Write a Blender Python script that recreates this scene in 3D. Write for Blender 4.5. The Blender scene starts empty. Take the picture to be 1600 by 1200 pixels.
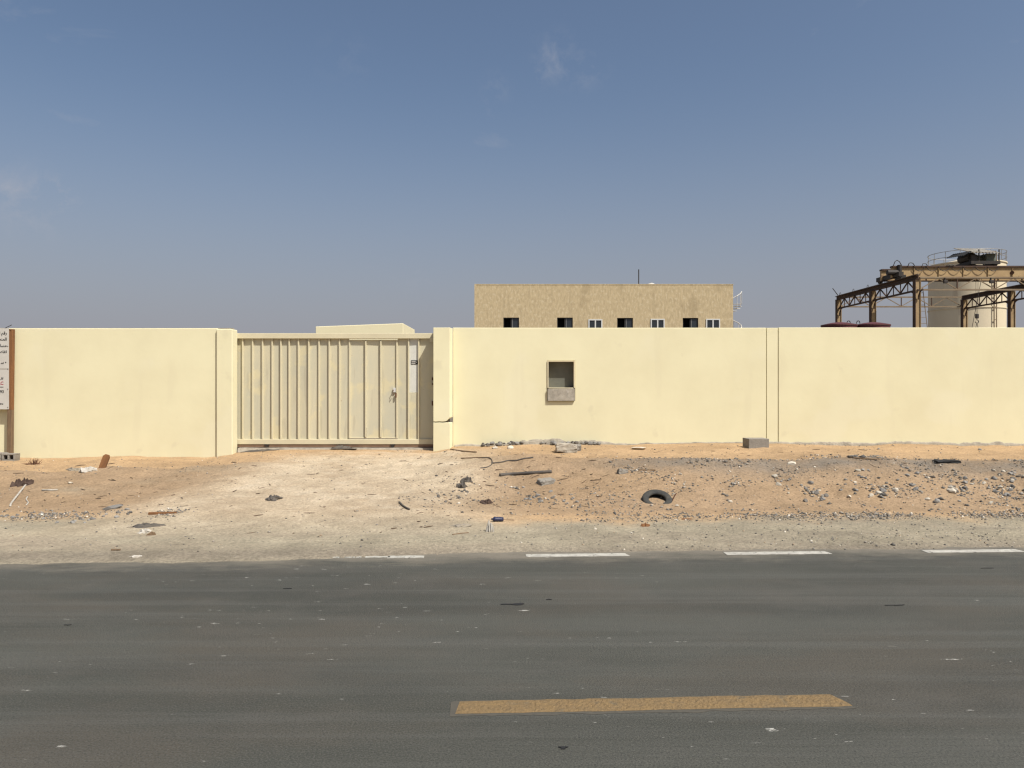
import bpy, bmesh, math, random
import numpy as np
from mathutils import Vector, Matrix, Euler

R = math.radians
rnd = random.Random(7)
sc = bpy.context.scene
C = sc.collection

# ------------------------------------------------------------------ camera
FPX, CX, CY, HC = 1202.0, 800.0, 600.0, 1.6       # focal length in photo pixels, centre, eye height
cam_d = bpy.data.cameras.new('camera')
cam_d.sensor_width = 36.0
cam_d.lens = FPX / 1600.0 * 36.0
cam_d.clip_start = 0.05
cam_d.clip_end = 6000
cam = bpy.data.objects.new('camera', cam_d)
cam.location = (0, 0, HC)
cam.rotation_euler = (R(90), 0, 0)
C.objects.link(cam)
sc.camera = cam

# ------------------------------------------------------------------ sky, sun, exposure
SUN_EL, SUN_SIDE = 54.0, 47.0                      # elevation; degrees to the right of straight behind the camera
s_dir = Vector((math.sin(R(SUN_SIDE)) * math.cos(R(SUN_EL)), -math.cos(R(SUN_SIDE)) * math.cos(R(SUN_EL)), math.sin(R(SUN_EL))))
world = bpy.data.worlds.new('World')
sc.world = world
world.use_nodes = True
wn = world.node_tree
wn.nodes.clear()
w_out = wn.nodes.new('ShaderNodeOutputWorld')
w_bg = wn.nodes.new('ShaderNodeBackground')
w_bg.inputs['Strength'].default_value = 0.089
sky = wn.nodes.new('ShaderNodeTexSky')
sky.sky_type = 'NISHITA'
sky.sun_disc = False
sky.sun_elevation = R(SUN_EL)
sky.sun_rotation = R(180 - SUN_SIDE)
sky.altitude = 0
sky.air_density = 1.0
sky.dust_density = 3.0
sky.ozone_density = 1.6
# dusty desert air: same tint and contrast all round
w_hs = wn.nodes.new('ShaderNodeHueSaturation')
w_hs.inputs['Saturation'].default_value = 1.0
# thin high wisps, all over the sky
w_tc = wn.nodes.new('ShaderNodeTexCoord')
w_map = wn.nodes.new('ShaderNodeMapping')
w_map.inputs['Scale'].default_value = (1.0, 1.0, 2.2)
w_map.inputs['Location'].default_value = (0.37, 0.12, 0.55)
w_n = wn.nodes.new('ShaderNodeTexNoise')
w_n.inputs['Scale'].default_value = 5.5
w_n.inputs['Detail'].default_value = 7
w_n.inputs['Roughness'].default_value = 0.6
w_n.inputs['Distortion'].default_value = 0.5
w_r = wn.nodes.new('ShaderNodeValToRGB')
w_r.color_ramp.elements[0].position = 0.62
w_r.color_ramp.elements[0].color = (0, 0, 0, 1)
w_r.color_ramp.elements[1].position = 0.86
w_r.color_ramp.elements[1].color = (0.4, 0.4, 0.4, 1)
w_mix = wn.nodes.new('ShaderNodeMixRGB')
w_mix.inputs['Color2'].default_value = (3.9, 4.0, 4.5, 1)
L = wn.links.new
L(sky.outputs['Color'], w_hs.inputs['Color'])
L(w_tc.outputs['Generated'], w_map.inputs['Vector'])
L(w_map.outputs['Vector'], w_n.inputs['Vector'])
L(w_n.outputs['Fac'], w_r.inputs['Fac'])
w_acc = w_r.outputs['Color']
w_n2 = wn.nodes.new('ShaderNodeTexNoise')
w_n2.inputs['Scale'].default_value = 30
w_n2.inputs['Detail'].default_value = 6
w_n2.inputs['Roughness'].default_value = 0.65
w_n2.inputs['Distortion'].default_value = 0.25
L(w_tc.outputs['Generated'], w_n2.inputs['Vector'])
for (px, py, rad, amt) in ((868, 92, .045, .34), (845, 112, .03, .28), (915, 105, .04, .28), (775, 138, .03, .2), (15, 300, .04, .6), (82, 308, .04, .85), (45, 318, .06, .5), (540, 90, .05, .1)):
    d_ = Vector(((px - CX) / FPX, 1.0, (CY - py) / FPX)).normalized()
    ds = wn.nodes.new('ShaderNodeVectorMath'); ds.operation = 'DISTANCE'
    ds.inputs[1].default_value = d_
    L(w_tc.outputs['Generated'], ds.inputs[0])
    f_ = wn.nodes.new('ShaderNodeMapRange'); f_.interpolation_type = 'SMOOTHSTEP'
    f_.inputs['From Min'].default_value = 0.0; f_.inputs['From Max'].default_value = rad
    f_.inputs['To Min'].default_value = 1.0; f_.inputs['To Max'].default_value = 0.0
    L(ds.outputs['Value'], f_.inputs['Value'])
    t_ = wn.nodes.new('ShaderNodeMapRange')
    t_.inputs['From Min'].default_value = 0.46; t_.inputs['From Max'].default_value = 0.74
    t_.inputs['To Max'].default_value = amt
    L(w_n2.outputs['Fac'], t_.inputs['Value'])
    m_ = wn.nodes.new('ShaderNodeMath'); m_.operation = 'MULTIPLY'
    L(f_.outputs['Result'], m_.inputs[0]); L(t_.outputs['Result'], m_.inputs[1])
    a_ = wn.nodes.new('ShaderNodeMath'); a_.operation = 'MAXIMUM'
    L(w_acc, a_.inputs[0]); L(m_.outputs[0], a_.inputs[1])
    w_acc = a_.outputs[0]
L(w_acc, w_mix.inputs['Fac'])
# dust haze low over the horizon, the same in every direction
w_sep = wn.nodes.new('ShaderNodeSeparateXYZ')
w_el = wn.nodes.new('ShaderNodeMapRange')
w_el.interpolation_type = 'SMOOTHERSTEP'
w_el.inputs['From Min'].default_value = -0.1
w_el.inputs['From Max'].default_value = 0.42
w_el.inputs['To Min'].default_value = 0.95
w_el.inputs['To Max'].default_value = 0.0
w_hz = wn.nodes.new('ShaderNodeMixRGB')
w_hz.inputs['Color2'].default_value = (3.2, 3.16, 3.62, 1)
L(w_tc.outputs['Generated'], w_sep.inputs['Vector'])
L(w_sep.outputs['Z'], w_el.inputs['Value'])
L(w_el.outputs['Result'], w_hz.inputs['Fac'])
L(w_hs.outputs['Color'], w_hz.inputs['Color1'])
L(w_hz.outputs['Color'], w_mix.inputs['Color1'])
L(w_mix.outputs['Color'], w_bg.inputs['Color'])
L(w_bg.outputs['Background'], w_out.inputs['Surface'])

sun_d = bpy.data.lights.new('sun', 'SUN')
sun_d.energy = 5.0
sun_d.angle = R(0.53)
sun_d.color = (1.0, 0.96, 0.89)
sun = bpy.data.objects.new('sun', sun_d)
sun.rotation_euler = (-s_dir).to_track_quat('-Z', 'Y').to_euler()
sun.location = (20, -20, 40)
C.objects.link(sun)

sc.view_settings.view_transform = 'Standard'
sc.view_settings.look = 'None'
sc.view_settings.gamma = 1.0
sc.view_settings.use_curve_mapping = False
sc.view_settings.exposure = 0.25
sc.cycles.use_denoising = True
sc.cycles.denoising_input_passes = 'RGB_ALBEDO_NORMAL'
sc.cycles.filter_width = 1.3

# ------------------------------------------------------------------ materials
def mat(name, base, rough=0.85, var=None, vscale=3.0, vfac=0.5, stretch=(1, 1, 1), bump=0.0, bscale=60.0, metallic=0.0,
        rand=0.0, spots=None, spec=0.3, detail=5):
    K = 0.86
    base = tuple(c * K for c in base)
    var = tuple(c * K for c in var) if var is not None else None
    """base colour, mottled towards `var` by noise, optional bump, per-object brightness change and spots (colour, scale, threshold)"""
    m = bpy.data.materials.new(name)
    m.use_nodes = True
    nt = m.node_tree
    b = nt.nodes['Principled BSDF']
    b.inputs['Roughness'].default_value = rough
    b.inputs['Metallic'].default_value = metallic
    b.inputs['Specular IOR Level'].default_value = spec
    lk = nt.links.new
    tc = nt.nodes.new('ShaderNodeTexCoord')
    mp = nt.nodes.new('ShaderNodeMapping')
    mp.inputs['Scale'].default_value = stretch
    lk(tc.outputs['Object'], mp.inputs['Vector'])
    rgb = nt.nodes.new('ShaderNodeRGB')
    rgb.outputs[0].default_value = (*base, 1)
    col = rgb.outputs[0]
    if var is not None:
        n = nt.nodes.new('ShaderNodeTexNoise')
        n.inputs['Scale'].default_value = vscale
        n.inputs['Detail'].default_value = detail
        n.inputs['Roughness'].default_value = 0.6
        lk(mp.outputs['Vector'], n.inputs['Vector'])
        rp = nt.nodes.new('ShaderNodeValToRGB')
        rp.color_ramp.elements[0].position = 0.36
        rp.color_ramp.elements[0].color = (0, 0, 0, 1)
        rp.color_ramp.elements[1].position = 0.66
        rp.color_ramp.elements[1].color = (vfac, vfac, vfac, 1)
        lk(n.outputs['Fac'], rp.inputs['Fac'])
        mx = nt.nodes.new('ShaderNodeMixRGB')
        mx.inputs['Color2'].default_value = (*var, 1)
        lk(rp.outputs['Color'], mx.inputs['Fac'])
        lk(col, mx.inputs['Color1'])
        col = mx.outputs['Color']
    if spots:
        for sp in spots:
            scol, sscale, th, sfac = sp[:4]
            scol = tuple(c * K for c in scol)
            n = nt.nodes.new('ShaderNodeTexNoise')
            n.inputs['Scale'].default_value = sscale
            n.inputs['Detail'].default_value = 4
            if len(sp) > 4:
                mp2 = nt.nodes.new('ShaderNodeMapping')
                mp2.inputs['Scale'].default_value = sp[4]
                lk(tc.outputs['Object'], mp2.inputs['Vector'])
                lk(mp2.outputs['Vector'], n.inputs['Vector'])
            else:
                lk(tc.outputs['Object'], n.inputs['Vector'])
            rp = nt.nodes.new('ShaderNodeValToRGB')
            rp.color_ramp.elements[0].position = th
            rp.color_ramp.elements[0].color = (0, 0, 0, 1)
            rp.color_ramp.elements[1].position = min(1.0, th + 0.07)
            rp.color_ramp.elements[1].color = (sfac, sfac, sfac, 1)
            lk(n.outputs['Fac'], rp.inputs['Fac'])
            mx = nt.nodes.new('ShaderNodeMixRGB')
            mx.inputs['Color2'].default_value = (*scol, 1)
            lk(rp.outputs['Color'], mx.inputs['Fac'])
            lk(col, mx.inputs['Color1'])
            col = mx.outputs['Color']
    if rand > 0:
        oi = nt.nodes.new('ShaderNodeObjectInfo')
        mr = nt.nodes.new('ShaderNodeMapRange')
        mr.inputs['To Min'].default_value = 1 - rand
        mr.inputs['To Max'].default_value = 1 + rand * 0.6
        lk(oi.outputs['Random'], mr.inputs['Value'])
        hs = nt.nodes.new('ShaderNodeHueSaturation')
        lk(mr.outputs['Result'], hs.inputs['Value'])
        lk(col, hs.inputs['Color'])
        col = hs.outputs['Color']
    lk(col, b.inputs['Base Color'])
    if bump > 0:
        n = nt.nodes.new('ShaderNodeTexNoise')
        n.inputs['Scale'].default_value = bscale
        n.inputs['Detail'].default_value = 6
        lk(mp.outputs['Vector'], n.inputs['Vector'])
        bp = nt.nodes.new('ShaderNodeBump')
        bp.inputs['Strength'].default_value = bump
        bp.inputs['Distance'].default_value = 0.02
        lk(n.outputs['Fac'], bp.inputs['Height'])
        lk(bp.outputs['Normal'], b.inputs['Normal'])
    return m

def attr_mat(name, attr, rough, nscale, nlo, nhi, bump, bscale, bdist=0.02):
    """colour from a colour attribute (kind of soil or stone) with fine grain on top"""
    m = bpy.data.materials.new(name)
    m.use_nodes = True
    nt = m.node_tree
    b = nt.nodes['Principled BSDF']
    b.inputs['Roughness'].default_value = rough
    b.inputs['Specular IOR Level'].default_value = 0.15
    lk = nt.links.new
    at = nt.nodes.new('ShaderNodeAttribute')
    at.attribute_name = attr
    tc = nt.nodes.new('ShaderNodeTexCoord')
    n = nt.nodes.new('ShaderNodeTexNoise')
    n.inputs['Scale'].default_value = nscale
    n.inputs['Detail'].default_value = 8
    n.inputs['Roughness'].default_value = 0.7
    lk(tc.outputs['Object'], n.inputs['Vector'])
    mr = nt.nodes.new('ShaderNodeMapRange')
    mr.inputs['From Min'].default_value = 0.3
    mr.inputs['From Max'].default_value = 0.7
    mr.inputs['To Min'].default_value = nlo
    mr.inputs['To Max'].default_value = nhi
    lk(n.outputs['Fac'], mr.inputs['Value'])
    hs = nt.nodes.new('ShaderNodeHueSaturation')
    lk(at.outputs['Color'], hs.inputs['Color'])
    lk(mr.outputs['Result'], hs.inputs['Value'])
    lk(hs.outputs['Color'], b.inputs['Base Color'])
    if bump:
        n2 = nt.nodes.new('ShaderNodeTexNoise')
        n2.inputs['Scale'].default_value = bscale
        n2.inputs['Detail'].default_value = 8
        n2.inputs['Roughness'].default_value = 0.65
        lk(tc.outputs['Object'], n2.inputs['Vector'])
        bp = nt.nodes.new('ShaderNodeBump')
        bp.inputs['Strength'].default_value = bump
        bp.inputs['Distance'].default_value = bdist
        lk(n2.outputs['Fac'], bp.inputs['Height'])
        lk(bp.outputs['Normal'], b.inputs['Normal'])
    return m

M = {}
M['plaster'] = mat('cream_plaster', (0.795, 0.745, 0.50), 0.9, (0.735, 0.68, 0.45), 0.8, 0.95, bump=0.06, bscale=10,
                   spots=[((0.79, 0.745, 0.535), 0.7, 0.56, 0.4), ((0.62, 0.565, 0.39), 2.3, 0.66, 0.35),
                          ((0.69, 0.63, 0.43), 1.1, 0.62, 0.22, (2.2, 1, 0.35))])
M['annex'] = mat('annex_plaster', (0.79, 0.72, 0.48), 0.9, (0.75, 0.67, 0.44), 1.0, 0.7)
M['stucco'] = mat('rough_tan_stucco', (0.57, 0.455, 0.275), 0.95, (0.42, 0.33, 0.195), 4.2, 0.9, stretch=(1.7, 1.7, 0.65), bump=0.55, bscale=14,
                  spots=[((0.64, 0.54, 0.36), 5.5, 0.55, 0.55, (1.3, 1.3, 0.7)), ((0.30, 0.23, 0.13), 0.5, 0.56, 0.4, (1, 1, 0.5)), ((0.38, 0.30, 0.18), 0.9, 0.60, 0.3, (2.5, 2, 0.25))], detail=9)
M['gate'] = mat('gate_paint', (0.60, 0.55, 0.39), 0.6, (0.51, 0.495, 0.385), 1.6, 0.8, stretch=(1, 1, 0.5), rand=0.07,
                spots=[((0.68, 0.60, 0.37), 2.2, 0.56, 0.6), ((0.30, 0.19, 0.10), 14, 0.70, 0.6), ((0.45, 0.41, 0.30), 3.0, 0.60, 0.5, (3, 1, 0.4))])
M['gate_rail'] = mat('gate_rail_paint', (0.66, 0.595, 0.41), 0.6, (0.58, 0.52, 0.36), 3.0, 0.7)
M['guide'] = mat('brown_guide_beam', (0.30, 0.19, 0.12), 0.8, (0.20, 0.12, 0.08), 4, 0.8)
M['gate_white'] = mat('unpainted_white_sheet', (0.66, 0.66, 0.60), 0.5, (0.55, 0.55, 0.49), 5, 0.6)
M['concrete'] = mat('grey_concrete', (0.285, 0.26, 0.22), 0.95, (0.22, 0.20, 0.17), 9, 0.7, bump=0.5, bscale=40)
M['mortar'] = mat('grey_mortar', (0.40, 0.355, 0.28), 0.95, (0.24, 0.215, 0.17), 7, 0.9, bump=0.8, bscale=30)
M['pale_concrete'] = mat('pale_concrete', (0.44, 0.39, 0.31), 0.95, (0.27, 0.235, 0.185), 8, 0.9, bump=0.4, bscale=40)
M['dark_core'] = mat('broken_render', (0.16, 0.13, 0.10), 0.95, (0.08, 0.07, 0.05), 25, 0.9, bump=0.6, bscale=50)
M['dark_metal'] = mat('dark_greasy_steel', (0.030, 0.028, 0.026), 0.6, (0.06, 0.045, 0.035), 8, 0.8)
M['rust'] = mat('rusty_steel', (0.16, 0.075, 0.04), 0.85, (0.09, 0.045, 0.03), 9, 0.9)
M['ochre'] = mat('ochre_painted_steel', (0.42, 0.30, 0.155), 0.7, (0.29, 0.19, 0.10), 1.8, 0.8, spots=[((0.17, 0.08, 0.04), 2.5, 0.63, 0.7)])
M['girder'] = mat('tan_girder_paint', (0.47, 0.33, 0.165), 0.7, (0.36, 0.24, 0.12), 1.5, 0.8, spots=[((0.2, 0.11, 0.06), 2.5, 0.66, 0.6)])
M['brown_steel'] = mat('brown_paint_and_shade', (0.06, 0.035, 0.024), 0.75, (0.10, 0.055, 0.032), 2.2, 0.8)  # brown paint; on the columns' left flanges the dark tone stands for shade
M['tan_steel'] = mat('tan_painted_steel', (0.27, 0.21, 0.135), 0.7, (0.19, 0.125, 0.075), 2.0, 0.8)
M['silo'] = mat('cream_silo_paint', (0.71, 0.62, 0.44), 0.6, (0.64, 0.545, 0.38), 0.6, 0.8, stretch=(1, 1, 0.3),
                spots=[((0.42, 0.32, 0.21), 0.9, 0.66, 0.5, (2, 2, 0.2))])
M['grey_steel'] = mat('galvanised_steel', (0.33, 0.32, 0.30), 0.55, (0.22, 0.21, 0.20), 6, 0.7, metallic=0.3)
M['white_steel'] = mat('white_painted_steel', (0.60, 0.58, 0.53), 0.6, (0.45, 0.42, 0.36), 5, 0.6)
M['sheet'] = mat('corrugated_sheet', (0.55, 0.52, 0.44), 0.55, (0.28, 0.22, 0.16), 2, 0.8, metallic=0.2)
M['cabinet'] = mat('grey_green_cabinet', (0.16, 0.17, 0.13), 0.6, (0.11, 0.12, 0.09), 4, 0.7)
M['maroon'] = mat('maroon_tank', (0.12, 0.035, 0.035), 0.6, (0.08, 0.03, 0.03), 2, 0.8)
M['glass'] = mat('dark_window_glass', (0.025, 0.03, 0.035), 0.08, spec=0.6)
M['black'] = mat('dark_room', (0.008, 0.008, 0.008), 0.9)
M['black_frame'] = mat('dark_window_frame', (0.03, 0.028, 0.025), 0.5)
M['white_frame'] = mat('white_window_frame', (0.66, 0.66, 0.63), 0.5, (0.55, 0.54, 0.50), 6, 0.5)
M['niche'] = mat('grey_green_board', (0.155, 0.155, 0.125), 0.8, (0.125, 0.125, 0.10), 5, 0.8)
M['niche_frame'] = mat('cream_box_frame', (0.72, 0.64, 0.44), 0.8, (0.60, 0.52, 0.35), 6, 0.6)
M['cover'] = mat('weathered_grey_cover', (0.43, 0.39, 0.32), 0.9, (0.28, 0.255, 0.21), 14, 0.9, bump=0.3, bscale=60,
                 spots=[((0.56, 0.52, 0.45), 16, 0.60, 0.5)])
M['sign'] = mat('white_sign_sheet', (0.60, 0.58, 0.53), 0.6, (0.50, 0.48, 0.43), 3, 0.7)
M['ink'] = mat('black_sign_ink', (0.02, 0.02, 0.02), 0.7)
M['red_ink'] = mat('red_sign_ink', (0.38, 0.03, 0.05), 0.7)
M['wood'] = mat('brown_timber', (0.25, 0.115, 0.045), 0.85, (0.15, 0.07, 0.03), 6, 0.8, stretch=(4, 4, 0.5), bump=0.3)
M['old_wood'] = mat('faded_timber', (0.22, 0.145, 0.085), 0.9, (0.13, 0.085, 0.05), 6, 0.8, stretch=(4, 4, 0.5), bump=0.3)
M['rubber'] = mat('dusty_tyre_rubber', (0.036, 0.037, 0.035), 0.8, (0.085, 0.078, 0.062), 11, 0.8, bump=0.3, bscale=50)
M['pipe'] = mat('dusty_black_pipe', (0.075, 0.068, 0.062), 0.7, (0.14, 0.115, 0.085), 12, 0.7)
M['dark_rag'] = mat('dark_brown_rag', (0.06, 0.038, 0.03), 0.9, (0.11, 0.075, 0.055), 18, 0.8)
M['blue'] = mat('dark_blue_plastic', (0.02, 0.025, 0.07), 0.45, (0.05, 0.05, 0.07), 25, 0.7)
M['paper'] = mat('white_paper', (0.55, 0.52, 0.46), 0.8, (0.34, 0.30, 0.24), 14, 0.9)
M['grey_card'] = mat('grey_card', (0.24, 0.21, 0.17), 0.9, (0.33, 0.28, 0.2), 12, 0.8)
M['tar'] = mat('black_tar_and_shade', (0.02, 0.02, 0.02), 0.7)  # also on the left canopy sheet, where the black stands in for shade
M['stone_grey'] = mat('grey_stone', (0.33, 0.315, 0.285), 0.9, (0.19, 0.18, 0.17), 22, 0.9, bump=0.4, bscale=70, rand=0.3)
M['stone_dark'] = mat('dark_stone', (0.12, 0.11, 0.10), 0.9, (0.2, 0.18, 0.15), 22, 0.8, bump=0.4, bscale=70, rand=0.3)
M['stone_white'] = mat('pale_stone', (0.58, 0.53, 0.44), 0.9, (0.42, 0.36, 0.27), 22, 0.8, rand=0.2)
M['twig'] = mat('dark_twigs', (0.07, 0.05, 0.035), 0.9, (0.17, 0.11, 0.07), 3, 0.9)
M['scrub'] = mat('dry_twigs', (0.13, 0.065, 0.04), 0.9, (0.2, 0.11, 0.06), 20, 0.7)
M['white_paint'] = mat('worn_white_road_paint', (0.50, 0.48, 0.42), 0.8, (0.33, 0.315, 0.275), 10, 0.9, bump=0.3, bscale=80,
                       spots=[((0.11, 0.105, 0.09), 24, 0.60, 0.9)])
M['yellow_paint'] = mat('worn_yellow_road_paint', (0.215, 0.142, 0.064), 0.8, (0.165, 0.115, 0.06), 20, 0.8, bump=0.6, bscale=70,
                        spots=[((0.115, 0.10, 0.07), 9, 0.60, 0.6), ((0.29, 0.195, 0.085), 80, 0.57, 0.5)])
M['paint_rim'] = mat('dusty_paint_rim', (0.095, 0.086, 0.068), 0.9, (0.07, 0.066, 0.055), 25, 0.8)

def asphalt():
    m = bpy.data.materials.new('asphalt')
    m.use_nodes = True
    nt = m.node_tree
    lk = nt.links.new
    b = nt.nodes['Principled BSDF']
    b.inputs['Roughness'].default_value = 0.88
    b.inputs['Specular IOR Level'].default_value = 0.25
    tc = nt.nodes.new('ShaderNodeTexCoord')
    def noise(scale, stretch, detail=6, rough=0.6, loc=(0, 0, 0)):
        mp = nt.nodes.new('ShaderNodeMapping')
        mp.inputs['Scale'].default_value = stretch
        mp.inputs['Location'].default_value = loc
        lk(tc.outputs['Object'], mp.inputs['Vector'])
        n = nt.nodes.new('ShaderNodeTexNoise')
        n.inputs['Scale'].default_value = scale
        n.inputs['Detail'].default_value = detail
        n.inputs['Roughness'].default_value = rough
        lk(mp.outputs['Vector'], n.inputs['Vector'])
        return n.outputs['Fac']
    def ramp(fac, lo, hi, v0=0.0, v1=1.0):
        r = nt.nodes.new('ShaderNodeMapRange')
        r.inputs['From Min'].default_value = lo
        r.inputs['From Max'].default_value = hi
        r.inputs['To Min'].default_value = v0
        r.inputs['To Max'].default_value = v1
        lk(fac, r.inputs['Value'])
        return r.outputs['Result']
    def mix(fac, a, c):
        x = nt.nodes.new('ShaderNodeMixRGB')
        lk(fac, x.inputs['Fac'])
        if isinstance(a, tuple):
            x.inputs['Color1'].default_value = (*a, 1)
        else:
            lk(a, x.inputs['Color1'])
        x.inputs['Color2'].default_value = (*c, 1)
        return x.outputs['Color']
    def mul(a, c):
        x = nt.nodes.new('ShaderNodeMath')
        x.operation = 'MULTIPLY'
        lk(a, x.inputs[0])
        lk(c, x.inputs[1])
        return x.outputs[0]
    col = mix(ramp(noise(1.0, (0.22, 1.5, 1)), 0.38, 0.62), (0.045, 0.046, 0.0375), (0.068, 0.069, 0.058))
    col = mix(ramp(noise(0.9, (0.5, 1.0, 1), loc=(7, 3, 0)), 0.46, 0.60, 0, 0.65), col, (0.074, 0.063, 0.048))       # brownish dust and oil
    col = mix(ramp(noise(0.8, (0.35, 0.9, 1), loc=(2, 9, 0)), 0.48, 0.62, 0, 0.6), col, (0.036, 0.037, 0.032))      # darker patches
    col = mix(ramp(noise(1.0, (0.14, 4.5, 1), 8, 0.65, loc=(4, 1, 0)), 0.49, 0.66, 0, 0.6), col, (0.096, 0.096, 0.085))      # tyre-polished streaks
    col = mix(ramp(noise(1.4, (0.8, 1.0, 1), 8, 0.7, loc=(3, 3, 0)), 0.5, 0.7, 0, 0.45), col, (0.092, 0.086, 0.074))   # blown sand film
    col = mix(ramp(noise(110, (1, 1, 1), 4, 0.7), 0.46, 0.66, 0, 0.75), col, (0.105, 0.103, 0.09))                            # aggregate
    col = mix(ramp(noise(90, (1, 1, 1), 4, 0.7, loc=(5, 5, 0)), 0.52, 0.64, 0, 0.75), col, (0.028, 0.028, 0.027))
    sp = mul(ramp(noise(16, (0.45, 1.5, 1), 5, 0.65), 0.658, 0.70), ramp(noise(0.9, (0.3, 1.8, 1), loc=(1, 6, 0)), 0.48, 0.54))
    col = mix(sp, col, (0.42, 0.41, 0.37))                                                                            # splashes of white paint
    # sand blown over the far edge of the asphalt
    sx = nt.nodes.new('ShaderNodeSeparateXYZ')
    lk(tc.outputs['Object'], sx.inputs['Vector'])
    mx_ = nt.nodes.new('ShaderNodeMath'); mx_.operation = 'MULTIPLY_ADD'
    lk(sx.outputs['X'], mx_.inputs[0]); mx_.inputs[1].default_value = -0.066; lk(sx.outputs['Y'], mx_.inputs[2])
    ad = nt.nodes.new('ShaderNodeMath'); ad.operation = 'MULTIPLY_ADD'
    lk(noise(3.0, (0.5, 1, 1), 8, 0.7, loc=(8, 2, 0)), ad.inputs[0]); ad.inputs[1].default_value = 1.3; lk(mx_.outputs[0], ad.inputs[2])
    col = mix(ramp(ad.outputs[0], 7.45, 7.95, 0, 0.75), col, (0.21, 0.185, 0.145))
    lk(col, b.inputs['Base Color'])
    bp = nt.nodes.new('ShaderNodeBump')
    bp.inputs['Strength'].default_value = 0.8
    bp.inputs['Distance'].default_value = 0.01
    lk(noise(95, (1, 1, 1), 4, 0.7), bp.inputs['Height'])
    lk(bp.outputs['Normal'], b.inputs['Normal'])
    return m
M['asphalt'] = asphalt()

# ------------------------------------------------------------------ helpers
ORG = {}
def P(px, py, D):
    """a point of the photograph at depth D"""
    return Vector(((px - CX) / FPX * D, D, HC - (py - CY) / FPX * D))

def tag(o, label=None, cat=None, group=None, kind=None):
    if label: o['label'] = label
    if cat: o['category'] = cat
    if group: o['group'] = group
    if kind: o['kind'] = kind
    return o

def thing(name, label, cat, loc, group=None):
    o = bpy.data.objects.new(name, None)
    o.empty_display_size = 0.1
    o.location = loc
    C.objects.link(o)
    ORG[o] = Vector(loc)
    return tag(o, label, cat, group)

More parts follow.
